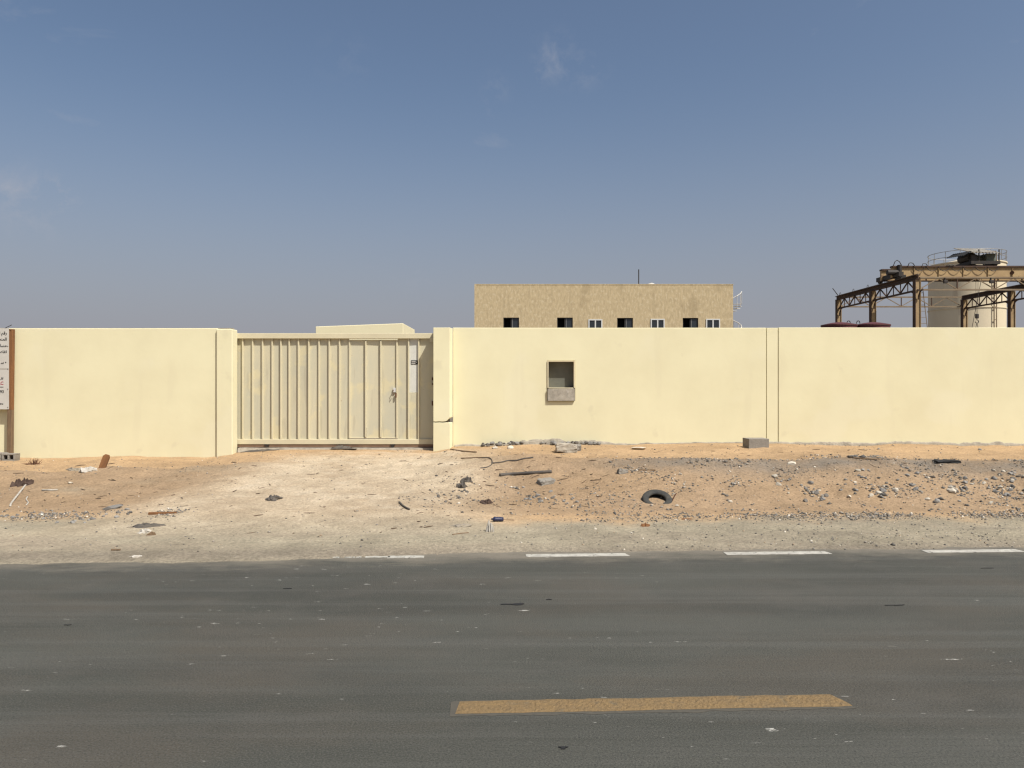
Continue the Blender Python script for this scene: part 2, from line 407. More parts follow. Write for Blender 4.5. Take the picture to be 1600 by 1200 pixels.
class MB:
    def __init__(s):
        s.v, s.f = [], []
    def add(s, vs, fs):
        k = len(s.v)
        s.v += [tuple(p) for p in vs]
        s.f += [tuple(i + k for i in f) for f in fs]
        return s
    def hexa(s, p):        # 4 bottom + 4 top points
        return s.add(p, [(3, 2, 1, 0), (4, 5, 6, 7), (0, 1, 5, 4), (1, 2, 6, 5), (2, 3, 7, 6), (3, 0, 4, 7)])
    def box(s, x0, x1, y0, y1, z0, z1):
        return s.hexa([(x0, y0, z0), (x1, y0, z0), (x1, y1, z0), (x0, y1, z0), (x0, y0, z1), (x1, y0, z1), (x1, y1, z1), (x0, y1, z1)])
    def beam(s, p, q, w, h, up=(0, 0, 1)):
        p, q = Vector(p), Vector(q)
        d = (q - p).normalized()
        u = Vector(up)
        if abs(d.dot(u)) > 0.98:
            u = Vector((0, 1, 0))
        a = d.cross(u).normalized() * w / 2
        b = a.cross(d).normalized() * h / 2
        return s.hexa([p - a - b, p + a - b, q + a - b, q - a - b, p - a + b, p + a + b, q + a + b, q - a + b])
    def tube(s, pts, r, n=8, caps=True):
        pts = [Vector(p) for p in pts]
        rs = r if isinstance(r, (list, tuple)) else [r] * len(pts)
        vs, fs = [], []
        for i, p in enumerate(pts):
            d = (pts[min(i + 1, len(pts) - 1)] - pts[max(i - 1, 0)]).normalized()
            u = Vector((0, 0, 1)) if abs(d.z) < 0.95 else Vector((0, 1, 0))
            a = d.cross(u).normalized()
            b = a.cross(d).normalized()
            for k in range(n):
                t = 2 * math.pi * k / n
                vs.append(p + (a * math.cos(t) + b * math.sin(t)) * rs[i])
        for i in range(len(pts) - 1):
            for k in range(n):
                fs.append((i * n + k, i * n + (k + 1) % n, (i + 1) * n + (k + 1) % n, (i + 1) * n + k))
        if caps:
            fs.append(tuple(range(n - 1, -1, -1)))
            fs.append(tuple((len(pts) - 1) * n + k for k in range(n)))
        return s.add(vs, fs)
    def prism(s, poly, y0, y1):     # polygon of (x, z) pushed from y0 to y1
        n = len(poly)
        vs = [(x, y0, z) for x, z in poly] + [(x, y1, z) for x, z in poly]
        fs = [tuple(range(n)), tuple(range(2 * n - 1, n - 1, -1))]
        fs += [(i, i + n, (i + 1) % n + n, (i + 1) % n) for i in range(n)]
        return s.add(vs, fs)
    def slab(s, poly, z0, z1):      # polygon of (x, y) pushed from z0 to z1
        n = len(poly)
        vs = [(x, y, z0) for x, y in poly] + [(x, y, z1) for x, y in poly]
        fs = [tuple(range(n - 1, -1, -1)), tuple(range(n, 2 * n))]
        fs += [(i, (i + 1) % n, (i + 1) % n + n, i + n) for i in range(n)]
        return s.add(vs, fs)
    def lathe(s, c, prof, n=24):    # (radius, z) profile round a vertical axis
        vs, fs = [], []
        for r, z in prof:
            for k in range(n):
                t = 2 * math.pi * k / n
                vs.append((c[0] + r * math.cos(t), c[1] + r * math.sin(t), z))
        for i in range(len(prof) - 1):
            for k in range(n):
                fs.append((i * n + k, i * n + (k + 1) % n, (i + 1) * n + (k + 1) % n, (i + 1) * n + k))
        return s.add(vs, fs)
    def build(s, name, m, parent=None, bevel=0.0, smooth=False, seg=2, origin=None):
        me = bpy.data.meshes.new(name)
        o0 = ORG.get(parent, Vector((0, 0, 0))) if origin is None else Vector(origin)
        me.from_pydata([(x - o0.x, y - o0.y, z - o0.z) for x, y, z in s.v], [], s.f)
        bm = bmesh.new()
        bm.from_mesh(me)
        bmesh.ops.recalc_face_normals(bm, faces=bm.faces)
        if bevel > 0:
            ed = [e for e in bm.edges if len(e.link_faces) == 2 and e.calc_face_angle(0) > 0.5]
            bmesh.ops.bevel(bm, geom=ed, offset=bevel, segments=seg, profile=0.5, affect='EDGES', clamp_overlap=True)
        bm.to_mesh(me)
        bm.free()
        if smooth:
            me.polygons.foreach_set('use_smooth', [True] * len(me.polygons))
        me.materials.append(M[m] if isinstance(m, str) else m)
        o = bpy.data.objects.new(name, me)
        C.objects.link(o)
        if parent is not None:
            o.parent = parent
            ORG[o] = ORG[parent]
        else:
            o.location = o0
            ORG[o] = o0
        return o

# ---- lattice noise for terrain and scatter
def vnoise(x, y, seed):
    x = np.asarray(x, float); y = np.asarray(y, float)
    xi = np.floor(x).astype(np.int64); yi = np.floor(y).astype(np.int64)
    xf = x - xi; yf = y - yi
    def h(a, b):
        n = (a * 374761393 + b * 668265263 + seed * 974711) & 0x7fffffff
        n = ((n ^ (n >> 13)) * 1274126177) & 0x7fffffff
        n = (n ^ (n >> 16)) & 0xffff
        return n / 65535.0 * 2 - 1
    u = xf * xf * (3 - 2 * xf); v = yf * yf * (3 - 2 * yf)
    return (h(xi, yi) * (1 - u) + h(xi + 1, yi) * u) * (1 - v) + (h(xi, yi + 1) * (1 - u) + h(xi + 1, yi + 1) * u) * v
def fbm(x, y, cell, octv, seed, gain=0.5):
    t = 0; a = 1.0; n = 0
    for k in range(octv):
        t = t + a * vnoise(np.asarray(x) / cell * 2 ** k + 17.3 * k, np.asarray(y) / cell * 2 ** k - 9.1 * k, seed + k)
        n += a; a *= gain
    return t / n
def sstep(a, b, x):
    t = np.clip((np.asarray(x, float) - a) / (b - a), 0, 1)
    return t * t * (3 - 2 * t)

# ------------------------------------------------------------------ terrain
ROAD_K = 0.046                                     # the road runs slightly away to the right
def vline(x, y):                                   # metres beyond the white edge line
    return y - (7.10 + ROAD_K * (x + 1.24))
WB = ([-200, -6.2, -5.75, -5.3, -4.6, -1.5, -1.0, 2.0, 5.0, 9.0, 14, 200], [.135, .14, .148, .225, .268, .272, .34, .372, .385, .352, .332, .33])
def masks(x, y):
    drive = sstep(-5.1, -3.6, x + 0.25 * (11 - y) * 0.6) * (1 - sstep(-1.3, 0.3, x + 0.15 * fbm(x, y, 0.8, 3, 5)))
    n = fbm(x, y, 1.6, 3, 3)
    toe = 9.35 + 0.25 * n + np.interp(x, [-9, -4, 0, 4, 12], [0.1, 0.0, -0.1, 0.05, 0.35])
    crest = np.interp(x, [-9, -5, 0, 3, 12], [12.5, 12.6, 12.8, 11.9, 12.2]) + 0.3 * n
    return drive, toe, crest
def height(x, y):
    x = np.asarray(x, float); y = np.asarray(y, float)
    zw = np.interp(x, *WB)
    zin = zw + (0.32 - zw) * sstep(15.1, 17, y)
    drive, toe, crest = masks(x, y)
    tb = np.clip((y - toe) / (crest - toe), 0, 1)
    tb = tb * tb * (3 - 2 * tb) * 0.93 + 0.07 * sstep(0, 1, (y - crest) / np.maximum(15 - crest, .1))
    td = np.clip((y - 7.9) / 6.3, 0, 1)
    td = 0.5 * td + 0.5 * td * td * (3 - 2 * td)
    z = zin * (tb * (1 - drive) + td * drive)
    v = vline(x, y)
    e = np.interp(x, [-9, -3.0, -1.7, -1.3, -0.9, 0.2, 12], [-0.15, -0.11, -0.05, 0.02, 0.08, 0.14, 0.16])
    edge = np.abs(v + 3.65) - 3.65 - np.where(v > -3.65, e, 0.2)
    near = 1 - sstep(15, 40, np.abs(x))
    fade = near * (1 - sstep(15.0, 17, y)) * sstep(4, 6.6, y)
    wob = 0.10 * fbm(x, y, 0.9, 4, 11, 0.6) + 0.05 * fbm(x, y, 0.16, 3, 13, 0.6)
    z = z + 0.03 * np.tanh((edge + wob) * 5.0)
    off = sstep(0.0, 0.6, edge)
    bank = np.clip(sstep(0.0, 0.25, tb) * (1 - 0.5 * sstep(0.9, 1, tb)), 0, 1)
    rough = (0.007 + 0.042 * bank * (1 - drive) + 0.016 * drive * sstep(8.6, 10.2, y)) * off
    z = z + fade * rough * (fbm(x, y, 0.55, 5, 21, 0.62))
    z = z + fade * 0.085 * bank * (1 - drive) * fbm(x, y * 0.7, 1.3, 3, 31)
    z = z + fade * 0.05 * (1 - drive) * np.exp(-((y - crest + 0.1) / 0.35) ** 2)
    # scuffed driveway sand and shallow wheel ruts along the shoulder
    z = z + fade * drive * sstep(9.0, 10.3, y) * (1 - sstep(14.2, 15.0, y)) * 0.034 * np.abs(fbm(x, y, 0.26, 3, 41)) * -1
    z = z - fade * 0.012 * off * np.exp(-((v - 1.05 - 0.05 * fbm(x, y, 2, 2, 8)) / 0.13) ** 2)
    z = z - fade * 0.010 * off * np.exp(-((v - 0.62) / 0.10) ** 2)
    z = z + fade * 0.0025 * off * fbm(x, y, 0.09, 2, 61)
    return z
def gz(x, y):
    return float(height(np.array([x]), np.array([y]))[0])
def hit(px, py):
    """where the ray through a photo pixel meets the ground"""
    Ds = np.arange(3.0, 15.6, 0.01)
    X = (px - CX) / FPX * Ds
    Z = HC - (py - CY) / FPX * Ds
    k = np.argmax(height(X, Ds) >= Z)
    D = float(Ds[k]) if k > 0 else 15.0
    x = (px - CX) / FPX * D
    return Vector((x, D, gz(x, D)))

def graded(lo, hi, step, far, ratio=1.28):
    a = list(np.arange(lo, hi + 1e-6, step))
    s, p = step, a[-1]
    while p < far:
        s *= ratio; p += s; a.append(p)
    s, p = step, a[0]
    while p > -far:
        s *= ratio; p -= s; a.insert(0, p)
    return np.array(a)
xs = graded(-10.8, 12.2, 0.036, 2500)
ys = graded(6.5, 15.4, 0.03, 2500)
GX, GY = np.meshgrid(xs, ys)
GZ = height(GX, GY)
nx, ny = len(xs), len(ys)
co = np.stack([GX.ravel(), GY.ravel(), GZ.ravel()], 1).astype(np.float32)
idx = np.arange(nx * ny).reshape(ny, nx)
quads = np.stack([idx[:-1, :-1], idx[:-1, 1:], idx[1:, 1:], idx[1:, :-1]], -1).reshape(-1, 4)
me = bpy.data.meshes.new('sandy_ground')
me.vertices.add(len(co)); me.vertices.foreach_set('co', co.ravel())
me.loops.add(quads.size); me.loops.foreach_set('vertex_index', quads.ravel().astype(np.int32))
me.polygons.add(len(quads)); me.polygons.foreach_set('loop_start', np.arange(0, quads.size, 4, dtype=np.int32))
me.polygons.foreach_set('use_smooth', np.ones(len(quads), bool))
me.update(calc_edges=True)
# kinds of soil
def soil(x, y):
    drive, toe, crest = masks(x, y)
    n1 = fbm(x, y, 0.9, 5, 71, 0.6); n2 = fbm(x, y, 0.35, 4, 81, 0.6); n3 = fbm(x * 0.25, y, 0.3, 4, 91, 0.6)
    orange = np.array([0.455, 0.31, 0.175]); brown = np.array([0.335, 0.238, 0.148]); pale = np.array([0.54, 0.44, 0.31])
    grey = np.array([0.35, 0.305, 0.22]); dgrey = np.array([0.215, 0.18, 0.14]); white = np.array([0.52, 0.445, 0.335])
    c = np.empty(x.shape + (3,)); c[:] = orange
    def mix(w, col):
        nonlocal c
        w = np.clip(w, 0, 1)[..., None]
        c = c * (1 - w) + col * w
    onbank = sstep(-0.3, 0.2, y - toe) * (1 - sstep(-0.2, 0.5, y - crest - 0.2 * n1))
    mix(onbank * (0.75 + 0.5 * n1), brown)
    # gravelly soil on the crest to the right
    mix(sstep(0.4, 2.6, x) * np.exp(-((y - crest + 0.35 - 0.25 * n1) / 0.5) ** 2) * (0.75 + 0.6 * n2), dgrey)
    mix(drive * sstep(15.2, 13.4, y + 0.5 * n1) * (0.85 + 0.5 * n1), pale)
    mix(drive * np.clip(n2 * 1.6, 0, 1) * 0.5, white)
    v = vline(x, y)
    sh = 1 - sstep(-0.75, 0.15, y - toe + 0.55 * n1 + 0.25 * n2 + 0.15)
    sh = sh * (1 - 0.55 * drive * sstep(0.75, 1.6, v + 0.3 * n1))
    mix(sh, grey)
    mix(sh * np.clip(0.3 + n3, 0, 1) * 0.6 * sstep(4.0, -4.0, x), pale)
    mix(sh * np.clip(n3 * 1.3, 0, 1) * 0.5, dgrey)
    mix(np.exp(-((v - 0.1) / 0.22) ** 2) * 0.6, dgrey)
    # grey cement spills on the left bank
    for (cx, cy, rx, ry, s) in ((-6.1, 10.9, 0.45, 0.3, .45), (-5.3, 11.6, 0.4, 0.3, .4), (-4.9, 12.5, 0.6, 0.35, .4)):
        mix(s * np.exp(-((x - cx) / rx) ** 2 - ((y - cy) / ry) ** 2) * (0.8 + 1.2 * n2), np.array([0.27, 0.235, 0.17]))
    mix(sstep(15.4, 16.5, y), np.array([0.20, 0.165, 0.125]))      # unseen yard ground, darkened to cut light bounced onto silo and buildings
    n4 = fbm(x, y, 0.12, 3, 101, 0.7)
    c *= (1 + 0.18 * n1 + 0.16 * n2 + 0.14 * n4)[..., None]
    return np.clip(c * 0.88, 0.02, 0.8)
cols = soil(GX.ravel(), GY.ravel())
at = me.color_attributes.new('soil', 'FLOAT_COLOR', 'POINT')
at.data.foreach_set('color', np.concatenate([cols, np.ones((len(cols), 1))], 1).astype(np.float32).ravel())
M['soil'] = attr_mat('desert_sand', 'soil', 0.95, 30, 0.62, 1.28, 0.9, 34, 0.03)
me.materials.append(M['soil'])
ground = bpy.data.objects.new('sandy_ground', me)
C.objects.link(ground)
tag(ground, 'tan desert sand with a low bank in front of the wall', kind='structure')

# ------------------------------------------------------------------ road and its markings
ang = math.atan(ROAD_K)
def road_pt(u, v, z):                              # u along the road, v beyond the white line
    return Vector((-1.24 + u * math.cos(ang) - v * math.sin(ang), 7.10 + u * math.sin(ang) + v * math.cos(ang), z))
rm = bpy.data.meshes.new('road')
vv = [road_pt(u, v, 0) for v in (-7.6, 0.32) for u in (-1500, -60, -12, -4, 0, 4, 12, 60, 1500)]
rm.from_pydata([tuple(p) for p in vv], [], [(i, i + 1, i + 10, i + 9) for i in range(8)])
rm.materials.append(M['asphalt'])
road = bpy.data.objects.new('road', rm)
C.objects.link(road)
ORG[road] = Vector((0, 0, 0))
tag(road, 'grey two-lane asphalt road in front of the wall', kind='structure')

def uv_on_road(px, py):
    D = FPX * HC / (py - CY)
    x = (px - CX) / FPX * D
    dx, dy = x + 1.24, D - 7.10
    return dx * math.cos(ang) + dy * math.sin(ang), -dx * math.sin(ang) + dy * math.cos(ang)
def dash(u0, u1, v0, v1, name, m, ragged, skew=0.0, z=0.004, n=60):
    top, bot = [], []
    for i in range(n + 1):
        t = i / n
        u = u0 + (u1 - u0) * t
        top.append(road_pt(u - (skew if i == n else 0), v1 + ragged * float(fbm(u * 1.0, 3.0, 0.08, 3, 17)), z))
        bot.append(road_pt(u, v0 + ragged * float(fbm(u * 1.0, 9.0, 0.08, 3, 19)), z))
    poly = [(p.x, p.y) for p in bot + top[::-1]]
    return MB().slab(poly, 0.0005, z).build(name, m, road)
wornd = []
for (xa, xb, lo, hi) in ((516, 532, .0, .02), (540, 556, .0, .03), (558, 566, -.01, .03), (572, 610, -.02, .035), (607, 663, -.045, .045)):
    ua, va = uv_on_road(xa, 869); ub, vb = uv_on_road(xb, 869)
    nn = 20
    wornd.append([((road_pt(ua + (ub - ua) * i / nn, lo + .022 * float(fbm(xa + i, 1, 3, 2, 5)), 0)), (road_pt(ua + (ub - ua) * i / nn, hi + .022 * float(fbm(xa + i, 7, 3, 2, 6)), 0))) for i in range(nn + 1)])
mb = MB()
for fr in wornd:
    mb.slab([(a.x, a.y) for a, b in fr] + [(b.x, b.y) for a, b in fr[::-1]], .0005, .004)
tag(mb.build('edge_line_dash', 'white_paint', road), 'worn broken white dash half lost under sand')
for (xa, xb, yy) in ( (821, 981, 865.3), (1131, 1297, 864), (1443, 1600, 861.6), (1752, 1912, 860)):
    ua, va = uv_on_road(xa, yy); ub, vb = uv_on_road(xb, yy)
    dash(ua, ub, -0.055, 0.055, 'edge_line_dash', 'white_paint', 0.012, 0.03)
ua, va = uv_on_road(712, 1103); ub, vb = uv_on_road(1323, 1096)
vm = (va + vb) / 2
rim = dash(ua - 0.025, ub + 0.006, vm - 0.105, vm + 0.072, 'paint_rim', 'paint_rim', 0.02, 0.05, 0.002)
# thick profiled yellow line: a ribbed strip with real height
nu, nv = 260, 14
vs = []
for j in range(nv + 1):
    for i in range(nu + 1):
        tu, tv = i / nu, j / nv
        u = ua + (ub - ua) * tu
        u -= 0.05 * tv ** 1.6 * sstep(0.9, 1.0, tu)
        u += 0.02 * tv * (1 - sstep(0, .05, tu))
        v = vm - 0.080 + 0.148 * tv + 0.007 * float(fbm(u, tv * 2, 0.1, 2, 5))
        edge = min(tu * 60, (1 - tu) * 60, tv * 6, (1 - tv) * 6, 1.0)
        vs.append(road_pt(u, v, 0.0028 + 0.005 * edge * (0.7 + 0.5 * float(vnoise(u * 85, v * 85, 3)))))
fs = [(j * (nu + 1) + i, j * (nu + 1) + i + 1, (j + 1) * (nu + 1) + i + 1, (j + 1) * (nu + 1) + i) for j in range(nv) for i in range(nu)]
yl = MB().add(vs, fs).build('centre_line_dash', 'yellow_paint', road, smooth=False)
tag(yl, 'long thick worn yellow line nearest the camera')
# tar spots on the asphalt
for (px, py, a, b) in ((803, 944.5, .085, .018), (858, 937, .02, .008), (1400, 946, .06, .006), (880, 1169, .016, .012), (450, 920, .025, .006), (106, 977, .02, .005), (1543, 888, .045, .006)):
    u, v = uv_on_road(px, py)
    poly = []
    for k in range(18):
        t = k / 18 * 2 * math.pi
        q = 1 + 0.35 * math.sin(3 * t + px) + 0.25 * math.sin(5 * t + py)
        p = road_pt(u + a * q * math.cos(t), v + b * q * math.sin(t), 0)
        poly.append((p.x, p.y))
    MB().slab(poly, 0.001, 0.0045).build('tar_spot', 'tar', road)

# ------------------------------------------------------------------ boundary walls
def wall_panel(x0, x1, y0, y1, z0, z1, hole=None):
    """a wall slab, with an opening (x0, x1, z0, z1) cut right through when given"""
    m = MB()
    if hole is None:
        return m.box(x0, x1, y0, y1, z0, z1)
    a, b, c, d = hole
    X = [x0, a, b, x1]; Z = [z0, c, d, z1]
    vs = [(x, y, z) for y in (y0, y1) for z in Z for x in X]
    fs = []
    for s in (0, 16):
        for j in range(3):
            for i in range(3):
                if (i, j) != (1, 1):
                    fs.append((s + j * 4 + i, s + j * 4 + i + 1, s + (j + 1) * 4 + i + 1, s + (j + 1) * 4 + i))
    def q(p, r): fs.append((p, r, r + 16, p + 16))
    for i in range(3): q(i, i + 1); q(12 + i, 12 + i + 1)
    for j in range(3): q(j * 4, j * 4 + 4); q(j * 4 + 3, j * 4 + 7)
    q(5, 6); q(9, 10); q(5, 9); q(6, 10)
    return m.add(vs, fs)

def wavy(o, amp_top=.006, amp_face=.003, step=.35):
    bm = bmesh.new(); bm.from_mesh(o.data)
    me_ = o.data
    xs_ = [v.co.x for v in bm.verts]
    x_ = min(xs_) + step
    while x_ < max(xs_):
        if -12 - o.parent.location.x < x_ < 13 - o.parent.location.x:
            bmesh.ops.bisect_plane(bm, geom=bm.verts[:] + bm.edges[:] + bm.faces[:], plane_co=(x_, 0, 0), plane_no=(1, 0, 0))
        x_ += step
    zt = max(v.co.z for v in bm.verts)
    for v in bm.verts:
        n_ = float(fbm(v.co.x, 0.5, 1.3, 3, 51))
        if v.co.z > zt - .03:
            v.co.z += amp_top * n_
    bm.to_mesh(me_); bm.free()
    return o
YL, YR = 15.045, 15.25
wl = thing('boundary_wall', 'cream plastered boundary wall left of the sliding gate', 'wall', (-8, YL, 0.17))
wavy(MB().box(-24, -5.765, YL, YL + 0.2, -0.3, 2.69).build('wall_panel', 'plaster', wl, bevel=0.012))
xa, xb = -5.765, -5.453
pl = MB()
pl.prism([(xa, -0.3), (xb, -0.3), (xb, 2.668), (xb - 0.05, 2.675), (xa, 2.672)], 15.0, 15.28)
pl.build('gate_pier', 'plaster', wl, bevel=0.014)
MB().box(-24, -5.50, YL + 0.06, YL + 0.19, 2.68, 2.700).build('coping_edge', 'mortar', wl)

wr = thing('boundary_wall', 'long cream plastered boundary wall right of the gate with a recessed meter box', 'wall', (4, YR, 0.37))
xj1, xj2 = (1197.5 - 800) / FPX * YR, (1216 - 800) / FPX * YR
g = 0.006
hx0, hx1, hz0, hz1 = 0.700, 1.247, 1.262, 2.064
WT = 2.716
XW0 = -1.172
wavy(wall_panel(XW0, xj1 - g, YR, YR + 0.22, -0.3, WT, (hx0, hx1, hz0, hz1)).build('wall_panel', 'plaster', wr, bevel=0.01))
MB().box(xj1 + g, xj2 - g, YR + 0.004, YR + 0.22, -0.3, WT - 0.002).build('joint_strip', 'plaster', wr, bevel=0.006)
wavy(MB().box(xj2 + g, 30, YR, YR + 0.22, -0.3, WT + 0.004).build('wall_panel', 'plaster', wr, bevel=0.008))
MB().box(xj1 - 0.05, xj2 + 0.05, YR + 0.06, YR + 0.215, -0.3, WT - 0.05).build('joint_core', 'dark_core', wr)
# gate pier: cracked right through, a chip knocked out at its corner
p0, p1 = -1.535, -1.212
zc = HC - (659.5 - 600) / FPX * 15.0
crack_t = [(p0, zc + .010), (p0 + .05, zc + .006), (p0 + .11, zc + .011), (p0 + .17, zc + .007), (p0 + .23, zc + .012), (p0 + .262, zc + .022), (p0 + .290, zc + .052), (p1, zc + .088)]
crack_b = [(p0, zc - .008), (p0 + .06, zc - .011), (p0 + .12, zc - .007), (p0 + .18, zc - .012), (p0 + .25, zc - .006), (p0 + .29, zc - .012), (p1, zc - .02)]
def pier(poly):
    m = MB()
    n = len(poly)
    vs = [(x, 15.0, z) for x, z in poly] + [(x + (0.036 if x > p1 - 0.001 else 0), YR + 0.001 if x > p1 - 0.001 else YR + 0.2, z) for x, z in poly]
    fs = [tuple(range(n)), tuple(range(2 * n - 1, n - 1, -1))] + [(i, i + n, (i + 1) % n + n, (i + 1) % n) for i in range(n)]
    return m.add(vs, fs)
pier(crack_t + [(p1, 2.702), (p0, 2.700)]).build('upper_pier', 'plaster', wr, bevel=0.006)
pier([(p0, -0.3), (p1, -0.3)] + crack_b[::-1]).build('lower_pier', 'plaster', wr, bevel=0.004)
MB().box(p0 + .012, p1 - .035, 15.05, YR + 0.15, zc - 0.3, zc + 0.3).build('pier_core', 'dark_core', wr)
# ragged mortar footing along the foot of the wall
def footing(x0, x1, y, hfun, name, seed, n):
    vs, fs = [], []
    for i in range(n + 1):
        x = x0 + (x1 - x0) * i / n
        zg = gz(x, y - 0.05)
        h = max(0.004, hfun(x) * (1 + 0.9 * float(fbm(x, 0.3, 0.22, 4, seed, 0.65))))
        d = 0.035 + 0.025 * float(fbm(x, 5.0, 0.15, 3, seed + 3))
        vs += [(x, y - d - 0.03, zg - 0.06), (x, y - d, zg + h * 0.6), (x, y - d * 0.55, zg + h), (x, y + 0.01, zg + h * 1.05)]
    for i in range(n):
        for k in range(3):
            fs.append((i * 4 + k, i * 4 + 4 + k, i * 4 + 5 + k, i * 4 + 1 + k))
    return MB().add(vs, fs).build(name, 'mortar', wr)
footing(-1.13, 16, YR, lambda x: float(np.interp(x, [-1.2, -0.6, 0.0, 1.0, 1.7, 2.4, 4.6, 5.2, 6, 8, 16], [.035, .03, .05, .105, .06, .025, .018, .035, .05, .05, .05])), 'footing', 33, 420)

# meter box set into the wall
MB().box(hx0 - 0.02, hx1 + 0.02, YR + 0.14, YR + 0.20, hz0 - 0.02, hz1 + 0.02).build('box_back', 'niche', wr)
fr = MB()
fr.box(hx0 + .001, hx0 + 0.022, YR - 0.022, YR + 0.139, 1.523, hz1 - .001)
fr.box(hx1 - 0.022, hx1 - .001, YR - 0.022, YR + 0.139, 1.523, hz1 - .001)
fr.box(hx0 + .023, hx1 - .023, YR - 0.022, YR + 0.139, hz1 - 0.022, hz1 - .001)
fr.box(hx0 + .023, hx1 - .023, YR - 0.01, YR + 0.139, 1.512, 1.528)
fr.build('box_frame', 'niche_frame', wr, bevel=0.003)
cv = MB().hexa([(hx0 + .004, YR - .045, 1.262), (hx1 - .004, YR - .045, 1.266), (hx1 - .004, YR + .02, 1.266), (hx0 + .004, YR + .02, 1.262),
                (hx0 + .002, YR - .052, 1.502), (hx1 - .01, YR - .047, 1.509), (hx1 - .01, YR + .02, 1.509), (hx0 + .002, YR + .02, 1.502)])
tag(cv.build('lower_cover', 'cover', wr, bevel=0.006), 'weathered grey cover of the meter box')
MB().box(hx1 - .12, hx1 - .03, YR + .05, YR + .139, 1.529, 1.55).build('cable_stub', 'dark_metal', wr)

# ------------------------------------------------------------------ sliding gate
YG = 15.345                                        # face of the sheet
def gx(px): return (px - 800) / FPX * YG
def gzz(py): return HC - (py - 600) / FPX * YG
gate = thing('sliding_gate', 'cream ribbed steel sliding gate with a small walk-through door', 'gate', (gx(525), YG, 0.36))
GX0, GX1 = -5.72, -1.545
zt0, zt1, zb0, zb1 = gzz(529.3), gzz(521), gzz(694), gzz(686)
MB().box(GX0, GX1, YG - 0.07, YG + 0.03, zt0, zt1).build('top_rail', 'gate_rail', gate, bevel=0.006)
MB().box(GX0, GX1, YG - 0.045, YG + 0.03, zb0, zb1).build('bottom_rail', 'gate_rail', gate, bevel=0.006)
rib_px = [380, 395.5, 411, 426, 439.5, 452.5, 467, 483, 499, 515, 531]
door_px = [(546.5, 'frame'), (571.8, 'rib'), (595.3, 'rib'), (620.5, 'frame')]
rib2_px = [638.7, 654.5]
def sheet(xa_, xb_, name, m, par, z0=zb1 - .004, z1=zt0 + .004, lab=None):
    dy = rnd.uniform(-.004, .004)
    o = MB().hexa([(xa_, YG + dy, z0), (xb_, YG - dy, z0), (xb_, YG + .006, z0), (xa_, YG + .006, z0),
                   (xa_, YG - dy, z1), (xb_, YG + dy, z1), (xb_, YG + .006, z1), (xa_, YG + .006, z1)]).build(name, m, par)
    if lab: o['label'] = lab
    return o
def rib(px, par, w=.028, d=.04, z0=zb1 + .001, z1=zt0 - .001, name='rib'):
    x = gx(px)
    return MB().prism([(x - w / 2, z0), (x + w / 2, z0), (x + w / 2, z1), (x - w / 2, z1)], YG - d, YG + .004).build(name, 'gate_rail', par, bevel=0.004)
edges = [GX0 + .01] + [gx(p) for p in rib_px] + [gx(546.5)]
for a, b in zip(edges[:-1], edges[1:]):
    sheet(a + .012, b - .012, 'panel', 'gate', gate)
for p in rib_px:
    rib(p, gate)
e2 = [gx(620.5)] + [gx(p) for p in rib2_px] + [GX1]
sheet(e2[0] + .012, e2[1] - .012, 'panel', 'gate', gate)
sheet(e2[1] + .012, e2[2] - .012, 'panel', 'gate', gate, z1=gzz(613.5))
sheet(e2[1] + .012, e2[2] - .012, 'panel', 'gate_white', gate, z0=gzz(613.2), lab='bare white upper sheet beside the small door')
sheet(e2[2] + .012, e2[3], 'panel', 'gate', gate)
for p in rib2_px:
    rib(p, gate)
# walk-through door
door = MB()
dx0, dx1, dz0, dz1 = gx(546.5), gx(620.5), gzz(684.8), gzz(531)
t = .03
door.box(dx0 - t / 2, dx0 + t / 2, YG - .03, YG + .004, dz0, dz1).box(dx1 - t / 2, dx1 + t / 2, YG - .03, YG + .004, dz0, dz1)
door.box(dx0 + t / 2 + .0005, dx1 - t / 2 - .0005, YG - .014, YG + .004, dz0, dz0 + .02).box(dx0 + t / 2 + .0005, dx1 - t / 2 - .0005, YG - .012, YG + .004, dz1 - .02, dz1)
door = door.build('door', 'gate_rail', gate, bevel=0.003)
dd = [dx0, gx(571.8), gx(595.3), dx1]
for a, b in zip(dd[:-1], dd[1:]):
    sheet(a + .016, b - .016, 'panel', 'gate', door, dz0 + .01, dz1 - .01)
for p in (571.8, 595.3):
    rib(p, door, .024, .042, dz0 + .021, dz1 - .021)
lx = gx(617.5)
MB().box(lx - .035, lx + .012, YG - .040, YG - .001, gzz(613), gzz(606)).build('lock_case', 'white_frame', door, bevel=.004)
MB().tube([(lx - .03, YG - .04, gzz(610)), (lx - .03, YG - .075, gzz(610)), (lx - .03, YG - .075, gzz(616)), (lx - .03, YG - .045, gzz(616))], .008, 8).build('handle', 'rust', door)
MB().box(lx + .006, lx + .034, YG - .055, YG - .030, gzz(621), gzz(614)).build('padlock', 'rust', door, bevel=.004)
# small dark sticker with pale bars on the white sheet
sx0, sx1 = gx(642.2), gx(653)
stk = MB().box(sx0, sx1, YG - .0075, YG - .0045, gzz(569.5), gzz(563)).build('sticker', 'ink', gate)
MB().box(sx0 + .008, sx1 - .05, YG - .0085, YG - .0076, gzz(568.4), gzz(567.2)).box(sx0 + .012, sx1 - .045, YG - .0085, YG - .0076, gzz(566), gzz(564.6)).box(sx1 - .034, sx1 - .02, YG - .0085, YG - .0076, gzz(566.4), gzz(565.4)).build('sticker_print', 'sign', stk)
